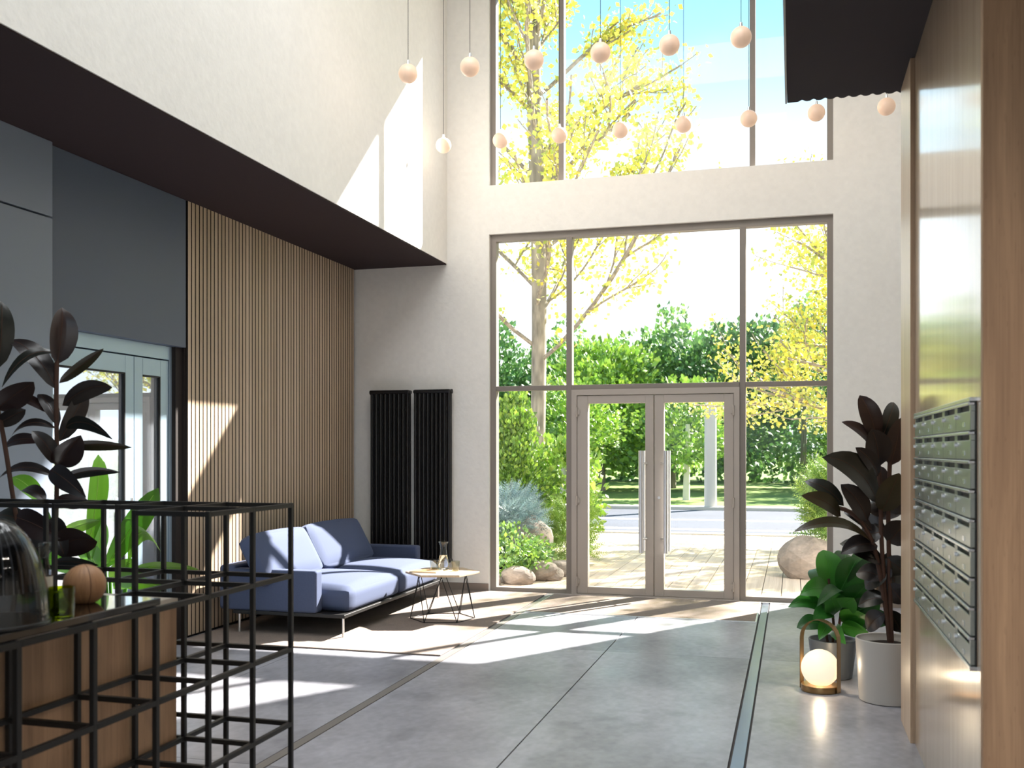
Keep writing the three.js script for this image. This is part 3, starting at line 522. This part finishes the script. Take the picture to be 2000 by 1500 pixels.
{
  const m = new THREE.Group(); const b = thing('booklet', 'kraft brown booklet lying on the side table', 'booklet', [TX - 0.12, TY, -TD + 0.08]);
  const cover = box(TX - 0.25, TX + 0.0, TY, TY + 0.011, TD - 0.17, TD + 0.01, 0.002); part(b, 'cover', cover, M.paper); part(b, 'pages', box(TX - 0.247, TX + 0.003, TY + 0.003, TY + 0.008, TD - 0.172, TD + 0.008), M.cream);
  const cx = TX - 0.02, cz = -TD - 0.08;
  const c = thing('water_carafe', 'clear glass carafe of water on the side table', 'carafe', [cx, TY, cz]);
  part(c, 'body', lathe([[0.0, 0.003], [0.048, 0.004], [0.052, 0.012], [0.050, 0.06], [0.034, 0.14], [0.027, 0.185], [0.032, 0.225], [0.043, 0.252]], cx, TY, cz, 24), M.clearGlass);
  part(c, 'rim', new THREE.TorusGeometry(0.043, 0.002, 8, 32).rotateX(Math.PI / 2).translate(cx, TY + 0.252, cz), M.clearGlass);
  part(c, 'water', lathe([[0, 0.006], [0.046, 0.008], [0.0495, 0.014], [0.0475, 0.06], [0.033, 0.135], [0, 0.135]], cx, TY, cz, 24), M.water);
  const glassAt = (x, z, label) => { const q = thing('drinking_glass', label, 'glass', [x, TY, z], 'drinking glasses on the side table'); part(q, 'wall', lathe([[0.0, 0.008], [0.028, 0.008], [0.037, 0.087], [0.040, 0.088], [0.031, 0.0]], x, TY, z, 24), M.clearGlass); part(q, 'base', lathe([[0, 0], [0.030, 0.0], [0.031, 0.008], [0, 0.008]], x, TY, z, 24), M.clearGlass); };
  glassAt(cx - 0.085, cz + 0.01, 'empty glass tumbler standing close to the carafe beside the booklet'); glassAt(cx + 0.125, cz + 0.03, 'empty glass tumbler on the bare side of the side table');
}

// ------------------------------------------------------------------ globe pendants
{
  const h = 4.53, R = 0.077, NTH = ['first', 'second', 'third', 'fourth', 'fifth', 'sixth', 'seventh', 'eighth'];
  const make = (x, d, label, group, tilt) => {
    const t = thing('pendant_lamp', label, 'pendant lamp', [x, h, -d], group);
    part(t, 'globe', sphere(V(x, h, -d), R), M.globe);
    part(t, 'cap', cyl(V(x, h + R - 0.004, -d), V(x, h + R + 0.03, -d), 0.014, 0.010, 14), M.steel);
    part(t, 'cord', cyl(V(x, h + R + 0.03, -d), V(x, CEIL - 0.02, -d), 0.0022, 0.0022, 6), M.wire);
    part(t, 'canopy', cyl(V(x, CEIL - 0.025, -d), V(x, CEIL, -d), 0.04, 0.04, 20), M.ceiling);
    const l = new THREE.PointLight(new THREE.Color().setRGB(1, 0.78, 0.58), 0.08); l.position.set(0, 0, 0); l.castShadow = true; t.add(l); l.name = 'pendant_glow';
  };
  for (let i = 0; i < 8; i++) make(-3.338 + i * 0.5905, 9.36, 'small pale globe pendant in the row along the tall window, ' + NTH[i] + ' from the mezzanine wall', 'globe pendants along the window');
  for (let i = 0; i < 6; i++) make(-2.976 + i * 0.5224, 7.5, 'small pale globe pendant in the row over mid hall, ' + NTH[i] + ' from the mezzanine wall', 'globe pendants in the middle of the hall');
}

// ------------------------------------------------------------------ letterboxes
{
  const x = 0.603, d0 = 3.70, d1 = 5.31, yb = 0.765, yt = 1.668, rows = 9, cols = 5, ph = (yt - yb) / rows, pd = (d1 - d0) / cols;
  const t = thing('letterbox_bank', 'brushed steel bank of letterboxes set into the oak wall', 'mailboxes', [x, yb, -(d0 + d1) / 2]);
  part(t, 'case', box(x - 0.004, x + 0.05, yb - 0.012, yt + 0.012, d0 - 0.008, d1 + 0.008), M.boxDark);
  part(t, 'frame_rail', box(x - 0.024, x + 0.01, yt, yt + 0.014, d0 - 0.012, d1 + 0.012, 0.002), M.boxRail);
  part(t, 'frame_rail', [box(x - 0.024, x + 0.01, yb - 0.014, yb, d0 - 0.012, d1 + 0.012, 0.002)], M.boxRail);
  const dh = ph - 0.034, door = metreUV(new RoundedBoxGeometry(0.016, dh, pd - 0.006, 2, 0.002)), rail = metreUV(new RoundedBoxGeometry(0.022, 0.011, pd, 2, 0.003)), cheek = metreUV(new THREE.BoxGeometry(0.014, 0.019, 0.028));
  const lock = new THREE.CylinderGeometry(0.008, 0.009, 0.012, 14).rotateZ(Math.PI / 2), plate = new THREE.BoxGeometry(0.002, 0.016, 0.045), base = origin.get(t);
  const put = (p, name, geo, mat, wx, wy, wz) => { const m = new THREE.Mesh(geo, mat); m.name = name; m.position.set(wx, wy, wz); p.add(m); return m; };
  for (let r = 0; r < rows; r++) for (let c = 0; c < cols; c++) {
    const y = yb + r * ph, dm = d0 + (c + 0.5) * pd;
    const dr = put(t, 'letterbox_door', door, M.boxSteel, x - 0.011 - base.x, y + dh / 2 + 0.002 - base.y, -dm - base.z);
    put(dr, 'lock', lock, M.steel, -0.013, 0.018, -pd / 2 + 0.04);
    put(dr, 'name_plate', plate, M.boxRail, -0.009, -0.012, 0.02);
    put(dr, 'slot_flap', rail, M.boxRail, -0.004, dh / 2 + 0.0245, 0);
    for (const s of [-1, 1]) put(dr, 'slot_cheek', cheek, M.boxSteel, 0, dh / 2 + 0.0095, s * (pd / 2 - 0.017));
  }
}

// ------------------------------------------------------------------ lantern
{
  const x = 0.165, d = 6.53, t = thing('portable_lantern', 'glowing globe lantern with a brass base and tall brass strap handle', 'lamp', [x, 0, -d]);
  part(t, 'base', lathe([[0, 0], [0.112, 0], [0.116, 0.004], [0.116, 0.038], [0.112, 0.042], [0, 0.042]], x, 0, -d, 48), M.brass);
  part(t, 'globe', (() => { const g = new THREE.SphereGeometry(0.115, 40, 26); g.translate(x, 0.142, -d); return g; })(), M.lanternGlobe, 'cream glowing glass globe');
  const dir = RT.clone().multiplyScalar(0.74).addScaledVector(FW, -0.67).normalize(), nrm = V(-dir.z, 0, dir.x), pts = [], R = 0.122, C = V(x, 0, -d), hh = 0.32;
  pts.push([-R, 0.004], [-R, 0.16], [-R, hh]);
  for (let a = 1; a < 12; a++) { const th = Math.PI - a * Math.PI / 12; pts.push([R * Math.cos(th), hh + R * Math.sin(th)]); }
  pts.push([R, hh], [R, 0.16], [R, 0.004]);
  const pos = [], idx = [], hw = 0.024, th = 0.0025;
  pts.forEach(([s, y], i) => {
    const a = pts[Math.max(0, i - 1)], b = pts[Math.min(pts.length - 1, i + 1)], tx = b[0] - a[0], ty = b[1] - a[1], l = Math.hypot(tx, ty), nx = -ty / l, ny = tx / l;
    for (const [w, o] of [[-hw, -th], [hw, -th], [hw, th], [-hw, th]]) { const p = C.clone().addScaledVector(dir, s + nx * o).addScaledVector(nrm, w); p.y = y + ny * o; pos.push(p.x, p.y, p.z); }
    if (i) for (let k = 0; k < 4; k++) { const q = (i - 1) * 4, n = (k + 1) % 4; idx.push(q + k, q + n, q + 4 + n, q + k, q + 4 + n, q + 4 + k); }
  });
  let g = new THREE.BufferGeometry(); g.setAttribute('position', new THREE.BufferAttribute(new Float32Array(pos), 3)); g.setIndex(idx); g = g.toNonIndexed(); g.computeVertexNormals();
  part(t, 'handle', g, M.brass, 'brass strap handle');
  const l = new THREE.PointLight(new THREE.Color().setRGB(1, 0.8, 0.55), 0.12); l.position.set(0, 0.142, 0); l.castShadow = true; l.name = 'lantern_glow'; t.add(l);
}

// ------------------------------------------------------------------ leafy plants
// a leaf from A to B, width w: blade bowed along its length and folded along the midrib; it faces the viewer's side of the plant, rolled by roll
function leafGeo(A, B, w, o = {}) {
  const { roll = 0.3, bow = 0.1, droop = 0.08, fold = 0.18, shape = 'oval' } = o;
  const d = B.clone().sub(A), len = d.length(), t = d.clone().normalize(), c = V(0, EYE, 0).sub(A).normalize();
  let n = c.clone().addScaledVector(t, -c.dot(t)).normalize(); n.applyAxisAngle(t, roll);
  const s = new THREE.Vector3().crossVectors(t, n).normalize(), NU = 10, NV = 6, pos = [], idx = [], uv = [];
  for (let i = 0; i <= NU; i++) {
    const u = i / NU, k = 4 * u * (1 - u), P = A.clone().addScaledVector(d, u).addScaledVector(n, bow * k * len).add(V(0, droop * k * len, 0));
    const ww = w / 2 * (shape === 'oval' ? Math.pow(Math.sin(Math.PI * Math.pow(u, 0.85)), 0.62) * (u > 0.9 ? 1 - 0.35 * (u - 0.9) * 10 : 1) : shape === 'paddle' ? Math.pow(Math.sin(Math.PI * Math.pow(u, 1.15)), 0.55) : Math.sin(Math.PI * Math.pow(u, 0.7)));
    for (let j = 0; j <= NV; j++) { const v = j / NV * 2 - 1, Q = P.clone().addScaledVector(s, v * Math.max(ww, 0.0015)).addScaledVector(n, Math.abs(v) * fold * ww + 0.02 * ww * Math.sin(u * 9 + v * 2)); pos.push(Q.x, Q.y, Q.z); uv.push(v * 0.5 + 0.5, u); }
  }
  for (let i = 0; i < NU; i++) for (let j = 0; j < NV; j++) { const a = i * (NV + 1) + j; idx.push(a, a + 1, a + NV + 2, a, a + NV + 2, a + NV + 1); }
  const g = new THREE.BufferGeometry(); g.setAttribute('position', new THREE.BufferAttribute(new Float32Array(pos), 3)); g.setAttribute('uv', new THREE.BufferAttribute(new Float32Array(uv), 2)); g.setIndex(idx); g.computeVertexNormals();
  return g;
}
function pot(t, x, d, r0, r1, h, mat) {
  part(t, 'pot', lathe([[0, 0], [r0 - 0.01, 0], [r0, 0.008], [r1, h - 0.006], [r1 - 0.004, h], [r1 - 0.012, h - 0.004], [r1 - 0.02, h - 0.06], [0, h - 0.06]], x, 0, -d, 48), mat);
  part(t, 'soil', lathe([[r1 - 0.022, h - 0.045], [r1 * 0.5, h - 0.03], [0, h - 0.025]], x, 0, -d, 32), M.soil);
}
// list rows: base px, py, tip px, py, width px, depth change at the tip, roll, tone
function leaves(t, dep, rows, mats, o = {}) {
  rows.forEach(([bx, by, tx, ty, w, dz = 0, roll = 0.3, tone = 0, extra], i) => {
    const A = at(bx, by, dep + (o.bz || 0)), B = at(tx, ty, dep + dz), m = mats[tone % mats.length];
    const g = leafGeo(A, B, w / F * dep, { roll, ...o, ...extra }), p = g.attributes.position, nv = g.attributes.normal, rib = [];
    for (let k = 0; k <= 9; k++) { const q = k * 7 + 3; rib.push(V(p.getX(q), p.getY(q), p.getZ(q))); }
    const leaf = part(t, 'leaf', g, m);
    part(leaf, 'midrib', tube(rib, 0.0018, 9, 5), o.rib || M.stem);
  });
}
function stems(t, dep, lists, r, mat = M.stem) { for (const l of lists) part(t, 'stem', tube(l.map(([x, y, z = 0]) => at(x, y, dep + z)), r, 24, 8), mat); }
// dark rubber plant beside the inner door
{
  const dep = 4.95, B = at(95, 1300, dep), t = thing('rubber_plant', 'dark-leaved rubber plant behind the black metal lattice', 'plant', [B.x, 0, B.z]);
  pot(t, B.x, -B.z, 0.17, 0.21, 0.42, M.potDark);
  const py = HY + (EYE - 0.38) * F / dep;
  stems(t, dep, [[[100, py], [104, 1150], [110, 1000], [111, 880], [110, 790], [111, 700]], [[88, py], [50, 1120], [30, 1000], [8, 860], [-10, 760], [-6, 690]], [[96, py], [80, 1180], [60, 1100], [52, 1030]]], 0.011);
  leaves(t, dep, [
    [111, 712, 121, 601, 54, 0.0, 0.35, 1, { fold: 0.55 }], [112, 762, 18, 664, 46, 0.05, 0.5, 0], [111, 690, 4, 756, 26, -0.1, 0.8, 2, { droop: 0.16 }],
    [116, 748, 202, 681, 25, -0.06, 0.55, 3], [122, 792, 219, 756, 42, 0.05, 0.5, 0, { droop: 0.2 }], [98, 808, 8, 786, 24, 0.1, 0.7, 1], [115, 832, 74, 770, 28, 0.05, 0.3, 0],
    [116, 862, 168, 762, 42, 0.1, 0.5, 0], [128, 835, 220, 858, 30, -0.05, 0.6, 2, { droop: 0.24 }], [128, 872, 257, 874, 27, 0.05, 0.7, 3, { droop: 0.1 }], [108, 836, 22, 852, 20, 0.05, 0.8, 0, { droop: 0.12 }],
    [112, 908, 62, 842, 34, -0.05, 0.3, 0], [86, 862, 8, 876, 24, 0.1, 0.4, 1], [114, 908, 158, 850, 54, -0.1, 0.3, 1, { fold: 0.5 }], [122, 936, 234, 922, 26, -0.05, 0.7, 2, { droop: 0.14 }],
    [106, 930, -4, 936, 26, 0.05, 0.8, 0, { droop: 0.1 }], [98, 918, 168, 972, 42, -0.1, 0.3, 0], [-4, 720, 2, 588, 46, 0.0, 0.3, 2], [-8, 800, 66, 746, 56, -0.05, 0.5, 1], [-8, 830, 50, 800, 36, 0.05, 0.5, 0],
    [30, 1010, 118, 1052, 56, -0.05, 0.4, 1], [102, 1010, 128, 1092, 44, -0.02, 0.3, 0], [104, 1060, 40, 1100, 60, 0.02, 0.4, 0], [54, 1030, -12, 1010, 44, 0.05, 0.6, 2], [110, 1075, 190, 1058, 66, -0.02, 0.5, 1, { droop: 0.2 }], [60, 1090, 10, 1140, 60, 0.0, 0.4, 0], [108, 1098, 192, 1104, 24, -0.05, 0.5, 2], [110, 972, 176, 985, 40, 0.1, 0.7, 1], [90, 980, 40, 960, 30, 0.1, 0.7, 0],
  ], M.rubber);
}
// bright paddle-leaved plant in the sun
{
  const dep = 5.6, B = at(225, 1300, dep), t = thing('paddle_plant', 'sunlit bright green plant with broad paddle leaves by the inner door', 'plant', [B.x, 0, B.z]);
  pot(t, B.x, -B.z, 0.16, 0.20, 0.36, M.potDark);
  const py = HY + (EYE - 0.33) * F / dep;
  const st = [[205, 1110], [170, 1072], [250, 1098], [250, 1120], [120, 1045], [88, 990], [215, 1130], [160, 1120]];
  stems(t, dep, st.map(([x, y]) => [[222, py], [(x + 222) / 2, (y + py) / 2 + 10], [x, y]]), 0.009, M.lime[1]);
  leaves(t, dep, [
    [92, 992, 24, 932, 36, 0.1, 0.3, 0], [170, 1075, 192, 888, 42, 0.1, 0.5, 0], [204, 1112, 309, 953, 50, 0.0, 0.35, 1, { fold: 0.3 }], [250, 1100, 314, 1078, 34, -0.1, 0.4, 2, { droop: 0.62, bow: 0.1 }],
    [248, 1120, 388, 1112, 24, -0.2, 0.55, 2, { droop: 0.1 }], [118, 1045, 196, 1016, 24, -0.15, 0.3, 2], [215, 1132, 268, 1092, 40, -0.1, 0.3, 2], [160, 1122, 60, 1090, 46, 0.0, 0.4, 1], [215, 1135, 330, 1148, 30, -0.1, 0.5, 0], [200, 1128, 150, 1060, 42, 0.05, 0.4, 1], [222, 1150, 290, 1108, 36, -0.15, 0.3, 0], [180, 1120, 196, 1010, 34, 0.2, 0.6, 1],
  ], M.lime, { rib: M.ribPale, shape: 'paddle', bow: 0.08, droop: 0.06, fold: 0.22 });
}
// rubber tree in the pale pot
{
  const x = 0.55, d = 6.38, t = thing('rubber_tree', 'tall dark rubber tree in a pale round pot against the oak wall', 'plant', [x, 0, -d]);
  pot(t, x, d, 0.165, 0.185, 0.375, M.potPale);
  const dep = 6.0;
  stems(t, dep, [[[1738, 1262], [1730, 1180], [1722, 1060], [1718, 940], [1712, 850]], [[1742, 1262], [1738, 1150], [1735, 1000], [1738, 900]], [[1732, 1200], [1700, 1050], [1660, 1000], [1630, 990]]], 0.013);
  leaves(t, dep, [
    [1712, 858, 1679, 772, 42, 0, 0.3, 1], [1722, 858, 1746, 786, 34, 0.1, 0.4, 2], [1706, 872, 1644, 824, 24, 0.0, 0.6, 1], [1738, 910, 1760, 816, 48, -0.05, 0.4, 1], [1716, 912, 1702, 838, 54, -0.1, 0.4, 0], [1716, 930, 1671, 874, 30, -0.1, 0.3, 0],
    [1714, 982, 1606, 893, 56, -0.1, 0.5, 2, { droop: 0.14 }], [1648, 988, 1571, 940, 32, 0.05, 0.5, 2], [1642, 1008, 1565, 968, 34, -0.1, 0.4, 3], [1694, 1018, 1642, 946, 44, -0.05, 0.4, 0], [1704, 1060, 1548, 1040, 30, -0.1, 0.8, 3, { droop: 0.1 }],
    [1722, 1000, 1756, 924, 56, -0.1, 0.4, 3], [1702, 1036, 1648, 1000, 24, 0.05, 0.4, 0], [1714, 1066, 1642, 1082, 44, 0.0, 0.6, 0], [1724, 1100, 1664, 1078, 34, 0.05, 0.5, 0], [1734, 1000, 1768, 960, 54, 0, 0.3, 0], [1734, 1060, 1772, 1020, 60, -0.05, 0.4, 0], [1730, 1090, 1768, 1120, 50, 0, 0.4, 2], [1728, 950, 1690, 920, 46, 0.1, 0.5, 1],
    [1722, 1040, 1680, 1060, 46, 0.1, 0.5, 0], [1732, 1120, 1690, 1150, 44, 0.1, 0.5, 2], [1734, 1140, 1766, 1180, 46, 0, 0.4, 0], [1730, 1170, 1676, 1184, 40, 0.1, 0.6, 2], [1740, 880, 1770, 850, 50, 0.1, 0.4, 0], [1726, 1010, 1700, 980, 50, 0.1, 0.5, 0],
    [1720, 960, 1660, 930, 44, 0.12, 0.5, 0], [1716, 1090, 1640, 1062, 36, 0.12, 0.6, 2], [1726, 1130, 1672, 1120, 40, 0.14, 0.4, 0], [1730, 1030, 1690, 1040, 54, 0.14, 0.3, 0], [1736, 1100, 1712, 1160, 48, 0.14, 0.4, 0], [1732, 1080, 1752, 1150, 52, 0.15, 0.3, 2], [1728, 1200, 1694, 1232, 40, 0.15, 0.4, 0], [1736, 1190, 1762, 1236, 44, 0.1, 0.4, 2], [1718, 900, 1742, 860, 56, 0.15, 0.3, 0], [1722, 980, 1752, 1010, 56, 0.15, 0.3, 1], [1712, 880, 1690, 830, 40, 0.12, 0.4, 0],
  ], M.rubber);
}
// leafy green plant in the grey pot
{
  const x = 0.255, d = 6.95, t = thing('fig_plant', 'bushy bright green broad-leaved plant in a dark grey pot', 'plant', [x, 0, -d]);
  pot(t, x, d, 0.125, 0.155, 0.255, M.potGrey);
  const dep = 6.62;
  stems(t, dep, [[[1626, 1262], [1628, 1220], [1622, 1170], [1618, 1130]], [[1634, 1262], [1642, 1200], [1652, 1150]], [[1618, 1262], [1612, 1230], [1606, 1200]]], 0.009);
  leaves(t, dep, [
    [1622, 1152, 1608, 1074, 56, 0.1, 0.4, 1], [1640, 1156, 1674, 1090, 62, 0.05, 0.4, 0], [1626, 1172, 1562, 1162, 44, -0.1, 0.5, 1, { droop: 0.2 }], [1644, 1158, 1596, 1184, 26, -0.3, 0.5, 2], [1612, 1204, 1539, 1186, 34, -0.1, 0.5, 0, { droop: 0.2 }],
    [1640, 1212, 1720, 1176, 54, -0.1, 0.4, 2], [1642, 1228, 1704, 1244, 34, -0.2, 0.5, 1, { droop: 0.15 }], [1626, 1222, 1600, 1250, 30, -0.2, 0.4, 1], [1654, 1154, 1716, 1096, 54, 0.1, 0.4, 2], [1650, 1190, 1694, 1140, 56, -0.1, 0.4, 0], [1616, 1190, 1576, 1140, 44, 0.15, 0.4, 0], [1630, 1230, 1652, 1258, 28, -0.25, 0.3, 1],
    [1632, 1180, 1640, 1118, 58, 0.15, 0.4, 2], [1606, 1220, 1556, 1226, 36, 0.0, 0.5, 2], [1660, 1200, 1740, 1215, 46, 0.05, 0.5, 2], [1622, 1200, 1588, 1210, 38, -0.2, 0.4, 0], [1640, 1190, 1668, 1168, 48, -0.25, 0.4, 0],
    [1648, 1170, 1700, 1130, 60, 0.2, 0.4, 0], [1640, 1140, 1650, 1080, 54, 0.2, 0.4, 2], [1656, 1200, 1712, 1218, 52, 0.15, 0.5, 0], [1652, 1176, 1728, 1150, 56, 0.22, 0.4, 2], [1618, 1160, 1586, 1112, 46, 0.2, 0.4, 2], [1646, 1216, 1690, 1200, 50, -0.15, 0.4, 1], [1630, 1200, 1616, 1160, 50, -0.2, 0.4, 0], [1652, 1140, 1696, 1080, 52, 0.22, 0.4, 0],
  ], M.green, { rib: M.green[1], fold: 0.2 });
}

// ------------------------------------------------------------------ black lattice, counter and what stands on it
{
  const t = thing('metal_lattice', 'black square-bar metal lattice screen around the reception counter', 'room divider', [-2.4, 0, -3.57]);
  const a = 0.315, X0 = -2.08, D0 = 3.88, b = 0.0092, top = 1.275, lv = [0.011, 0.325, 0.645, 0.96, top - 0.011];
  const X = (i) => X0 - i * a, Dd = (j) => D0 - j * a;
  const post = (i, j, h) => part(t, 'post', box(X(i) - b, X(i) + b, 0, h, Dd(j) - b, Dd(j) + b, 0.002), M.blackMetal);
  const alongZ = (i, j0, j1, y) => { for (let j = j0; j < j1; j++) part(t, 'rail', box(X(i) - b, X(i) + b, y - b, y + b, Dd(j + 1) + b, Dd(j) - b), M.blackMetal); };
  const alongX = (i0, i1, j, y) => { for (let i = i0; i < i1; i++) part(t, 'rail', box(X(i + 1) + b, X(i) - b, y - b, y + b, Dd(j) - b, Dd(j) + b), M.blackMetal); };
  // posts: two tall cells at the corner and the tall arm along x, lower arm along z
  for (let j = 0; j <= 7; j++) for (const i of [0, 1]) post(i, j, j <= 2 ? top : 0.971);
  for (let i = 2; i <= 7; i++) for (const j of [0, 1]) post(i, j, top);
  lv.forEach((y, k) => {
    const low = k < 4;
    for (const i of [0, 1]) alongZ(i, 0, low ? 7 : 2, y);
    for (let j = 0; j <= (low ? 7 : 2); j++) alongX(0, 1, j, y);
    for (const j of [0, 1]) alongX(1, 7, j, y);
    for (let i = 2; i <= 7; i++) alongZ(i, 0, 1, y);
  });
}
{
  const t = thing('reception_counter', 'oak reception counter with a pale stone top behind the lattice', 'counter', [-2.95, 0, -2.4]);
  part(t, 'front_panel', box(-2.44, -2.415, 0.02, 0.885, 0.8, 3.545, 0.002), M.oakMatt); part(t, 'end_panel', box(-3.5, -2.44, 0.02, 0.885, 3.52, 3.545, 0.002), M.oakMatt);
  part(t, 'body', box(-3.5, -2.44, 0, 0.885, 0.8, 3.52), M.boxDark); part(t, 'stone_top', box(-3.5, -2.412, 0.885, 0.905, 0.8, 3.55, 0.003), M.stone);
  const s = thing('glass_slab', 'glossy black slab lying across the lattice and counter', 'shelf', [-2.6, 0.971, -2.2]);
  part(s, 'slab', box(-3.15, -2.085, 0.971, 0.996, 0.9, 2.97, 0.004), M.blackGloss);
  part(s, 'riser', box(-3.1, -2.5, 0.905, 0.971, 1.0, 2.9), M.boxDark);
}
const SL = 0.996;
{
  const c = at(165, 1190, 3.30), t = thing('wooden_ball', 'round turned wooden ball on the black slab', 'ornament', [c.x, SL, c.z]);
  const g = new THREE.SphereGeometry(0.068, 40, 28), p = g.attributes.position; for (let i = 0; i < p.count; i++) if (p.getY(i) < -0.06) p.setY(i, -0.06);
  g.computeVertexNormals(); g.translate(c.x, SL + 0.06, c.z); part(t, 'body', g, M.ballWood);
  const rg = new THREE.TorusGeometry(0.0675, 0.0012, 6, 60); rg.rotateY(-0.6); rg.translate(c.x, SL + 0.06, c.z); part(t, 'groove', rg, M.stem);
}
{
  const c = at(120, 1212, 3.03), t = thing('green_tumbler', 'olive green glass tumbler beside the wooden ball', 'glass', [c.x, SL, c.z]);
  part(t, 'wall', lathe([[0, 0.006], [0.034, 0.006], [0.036, 0.0], [0.039, 0.09], [0.036, 0.09], [0.033, 0.008]], c.x, SL, c.z, 32), M.greenGlass);
  part(t, 'base', lathe([[0, 0], [0.035, 0], [0.035, 0.006], [0, 0.006]], c.x, SL, c.z, 32), M.greenGlass);
}
{
  const c = at(87, 1208, 3.15), t = thing('glass_bottle', 'slim clear bottle with a cream label beside the ribbed lamp', 'bottle', [c.x, SL, c.z]);
  part(t, 'body', lathe([[0, 0], [0.022, 0], [0.0235, 0.004], [0.0235, 0.11], [0.016, 0.14], [0.012, 0.165]], c.x, SL, c.z, 32), M.smokeGlass);
  part(t, 'label', lathe([[0.0242, 0.006], [0.0242, 0.108]], c.x, SL, c.z, 32), M.cream, 'cream paper label');
  part(t, 'stopper', lathe([[0.0, 0.165], [0.016, 0.167], [0.017, 0.212], [0.0, 0.215]], c.x, SL, c.z, 24), M.clearGlass);
}
{
  const c = at(-12, 1235, 2.88), t = thing('ribbed_lamp', 'smoked glass dome lamp with a ribbed dark shade on the black slab', 'lamp', [c.x, SL, c.z]);
  const R = 0.145, Hh = 0.31, prof = []; for (let i = 0; i <= 24; i++) { const a = i / 24 * Math.PI / 2; prof.push([R * Math.cos(a) + (i === 24 ? 0 : 0.002), 0.012 + (Hh - 0.012) * Math.sin(a)]); }
  const dome = new THREE.LatheGeometry(prof.map(([r, h]) => new THREE.Vector2(Math.max(r, 1e-4), h)), 120), p = dome.attributes.position;
  for (let i = 0; i < p.count; i++) { const a = Math.atan2(p.getZ(i), p.getX(i)), k = 1 + 0.008 * Math.cos(a * 40); p.setX(i, p.getX(i) * k); p.setZ(i, p.getZ(i) * k); }
  dome.computeVertexNormals(); dome.translate(c.x, SL, c.z); part(t, 'dome', dome, M.smokeGlass);
  const pr2 = []; for (let i = 0; i <= 16; i++) { const a = i / 16 * Math.PI / 2; pr2.push([0.128 * Math.cos(a), 0.10 + 0.195 * Math.sin(a)]); }
  part(t, 'shade', lathe(pr2, c.x, SL, c.z, 48), M.darkShade);
  for (let k = 0; k < 30; k++) { const a = k / 30 * 6.283; part(t, 'rib', tube(pr2.filter((_, i) => i % 4 === 0 && i < 16).map(([r, h]) => V(c.x + r * 1.01 * Math.cos(a), SL + h, c.z + r * 1.01 * Math.sin(a))), 0.0018, 6, 5), M.steelDim); }
  part(t, 'base', lathe([[0, 0], [0.15, 0], [0.152, 0.004], [0.152, 0.010], [0.148, 0.014], [0, 0.014]], c.x, SL, c.z, 60), M.darkShade);
  part(t, 'stem', cyl(V(c.x, SL + 0.014, c.z), V(c.x, SL + 0.16, c.z), 0.012, 0.012, 16), M.steel);
}

scene.traverse((o) => { if (o.isMesh) { o.castShadow = true; o.receiveShadow = true; } });
renderer.render(scene, camera);
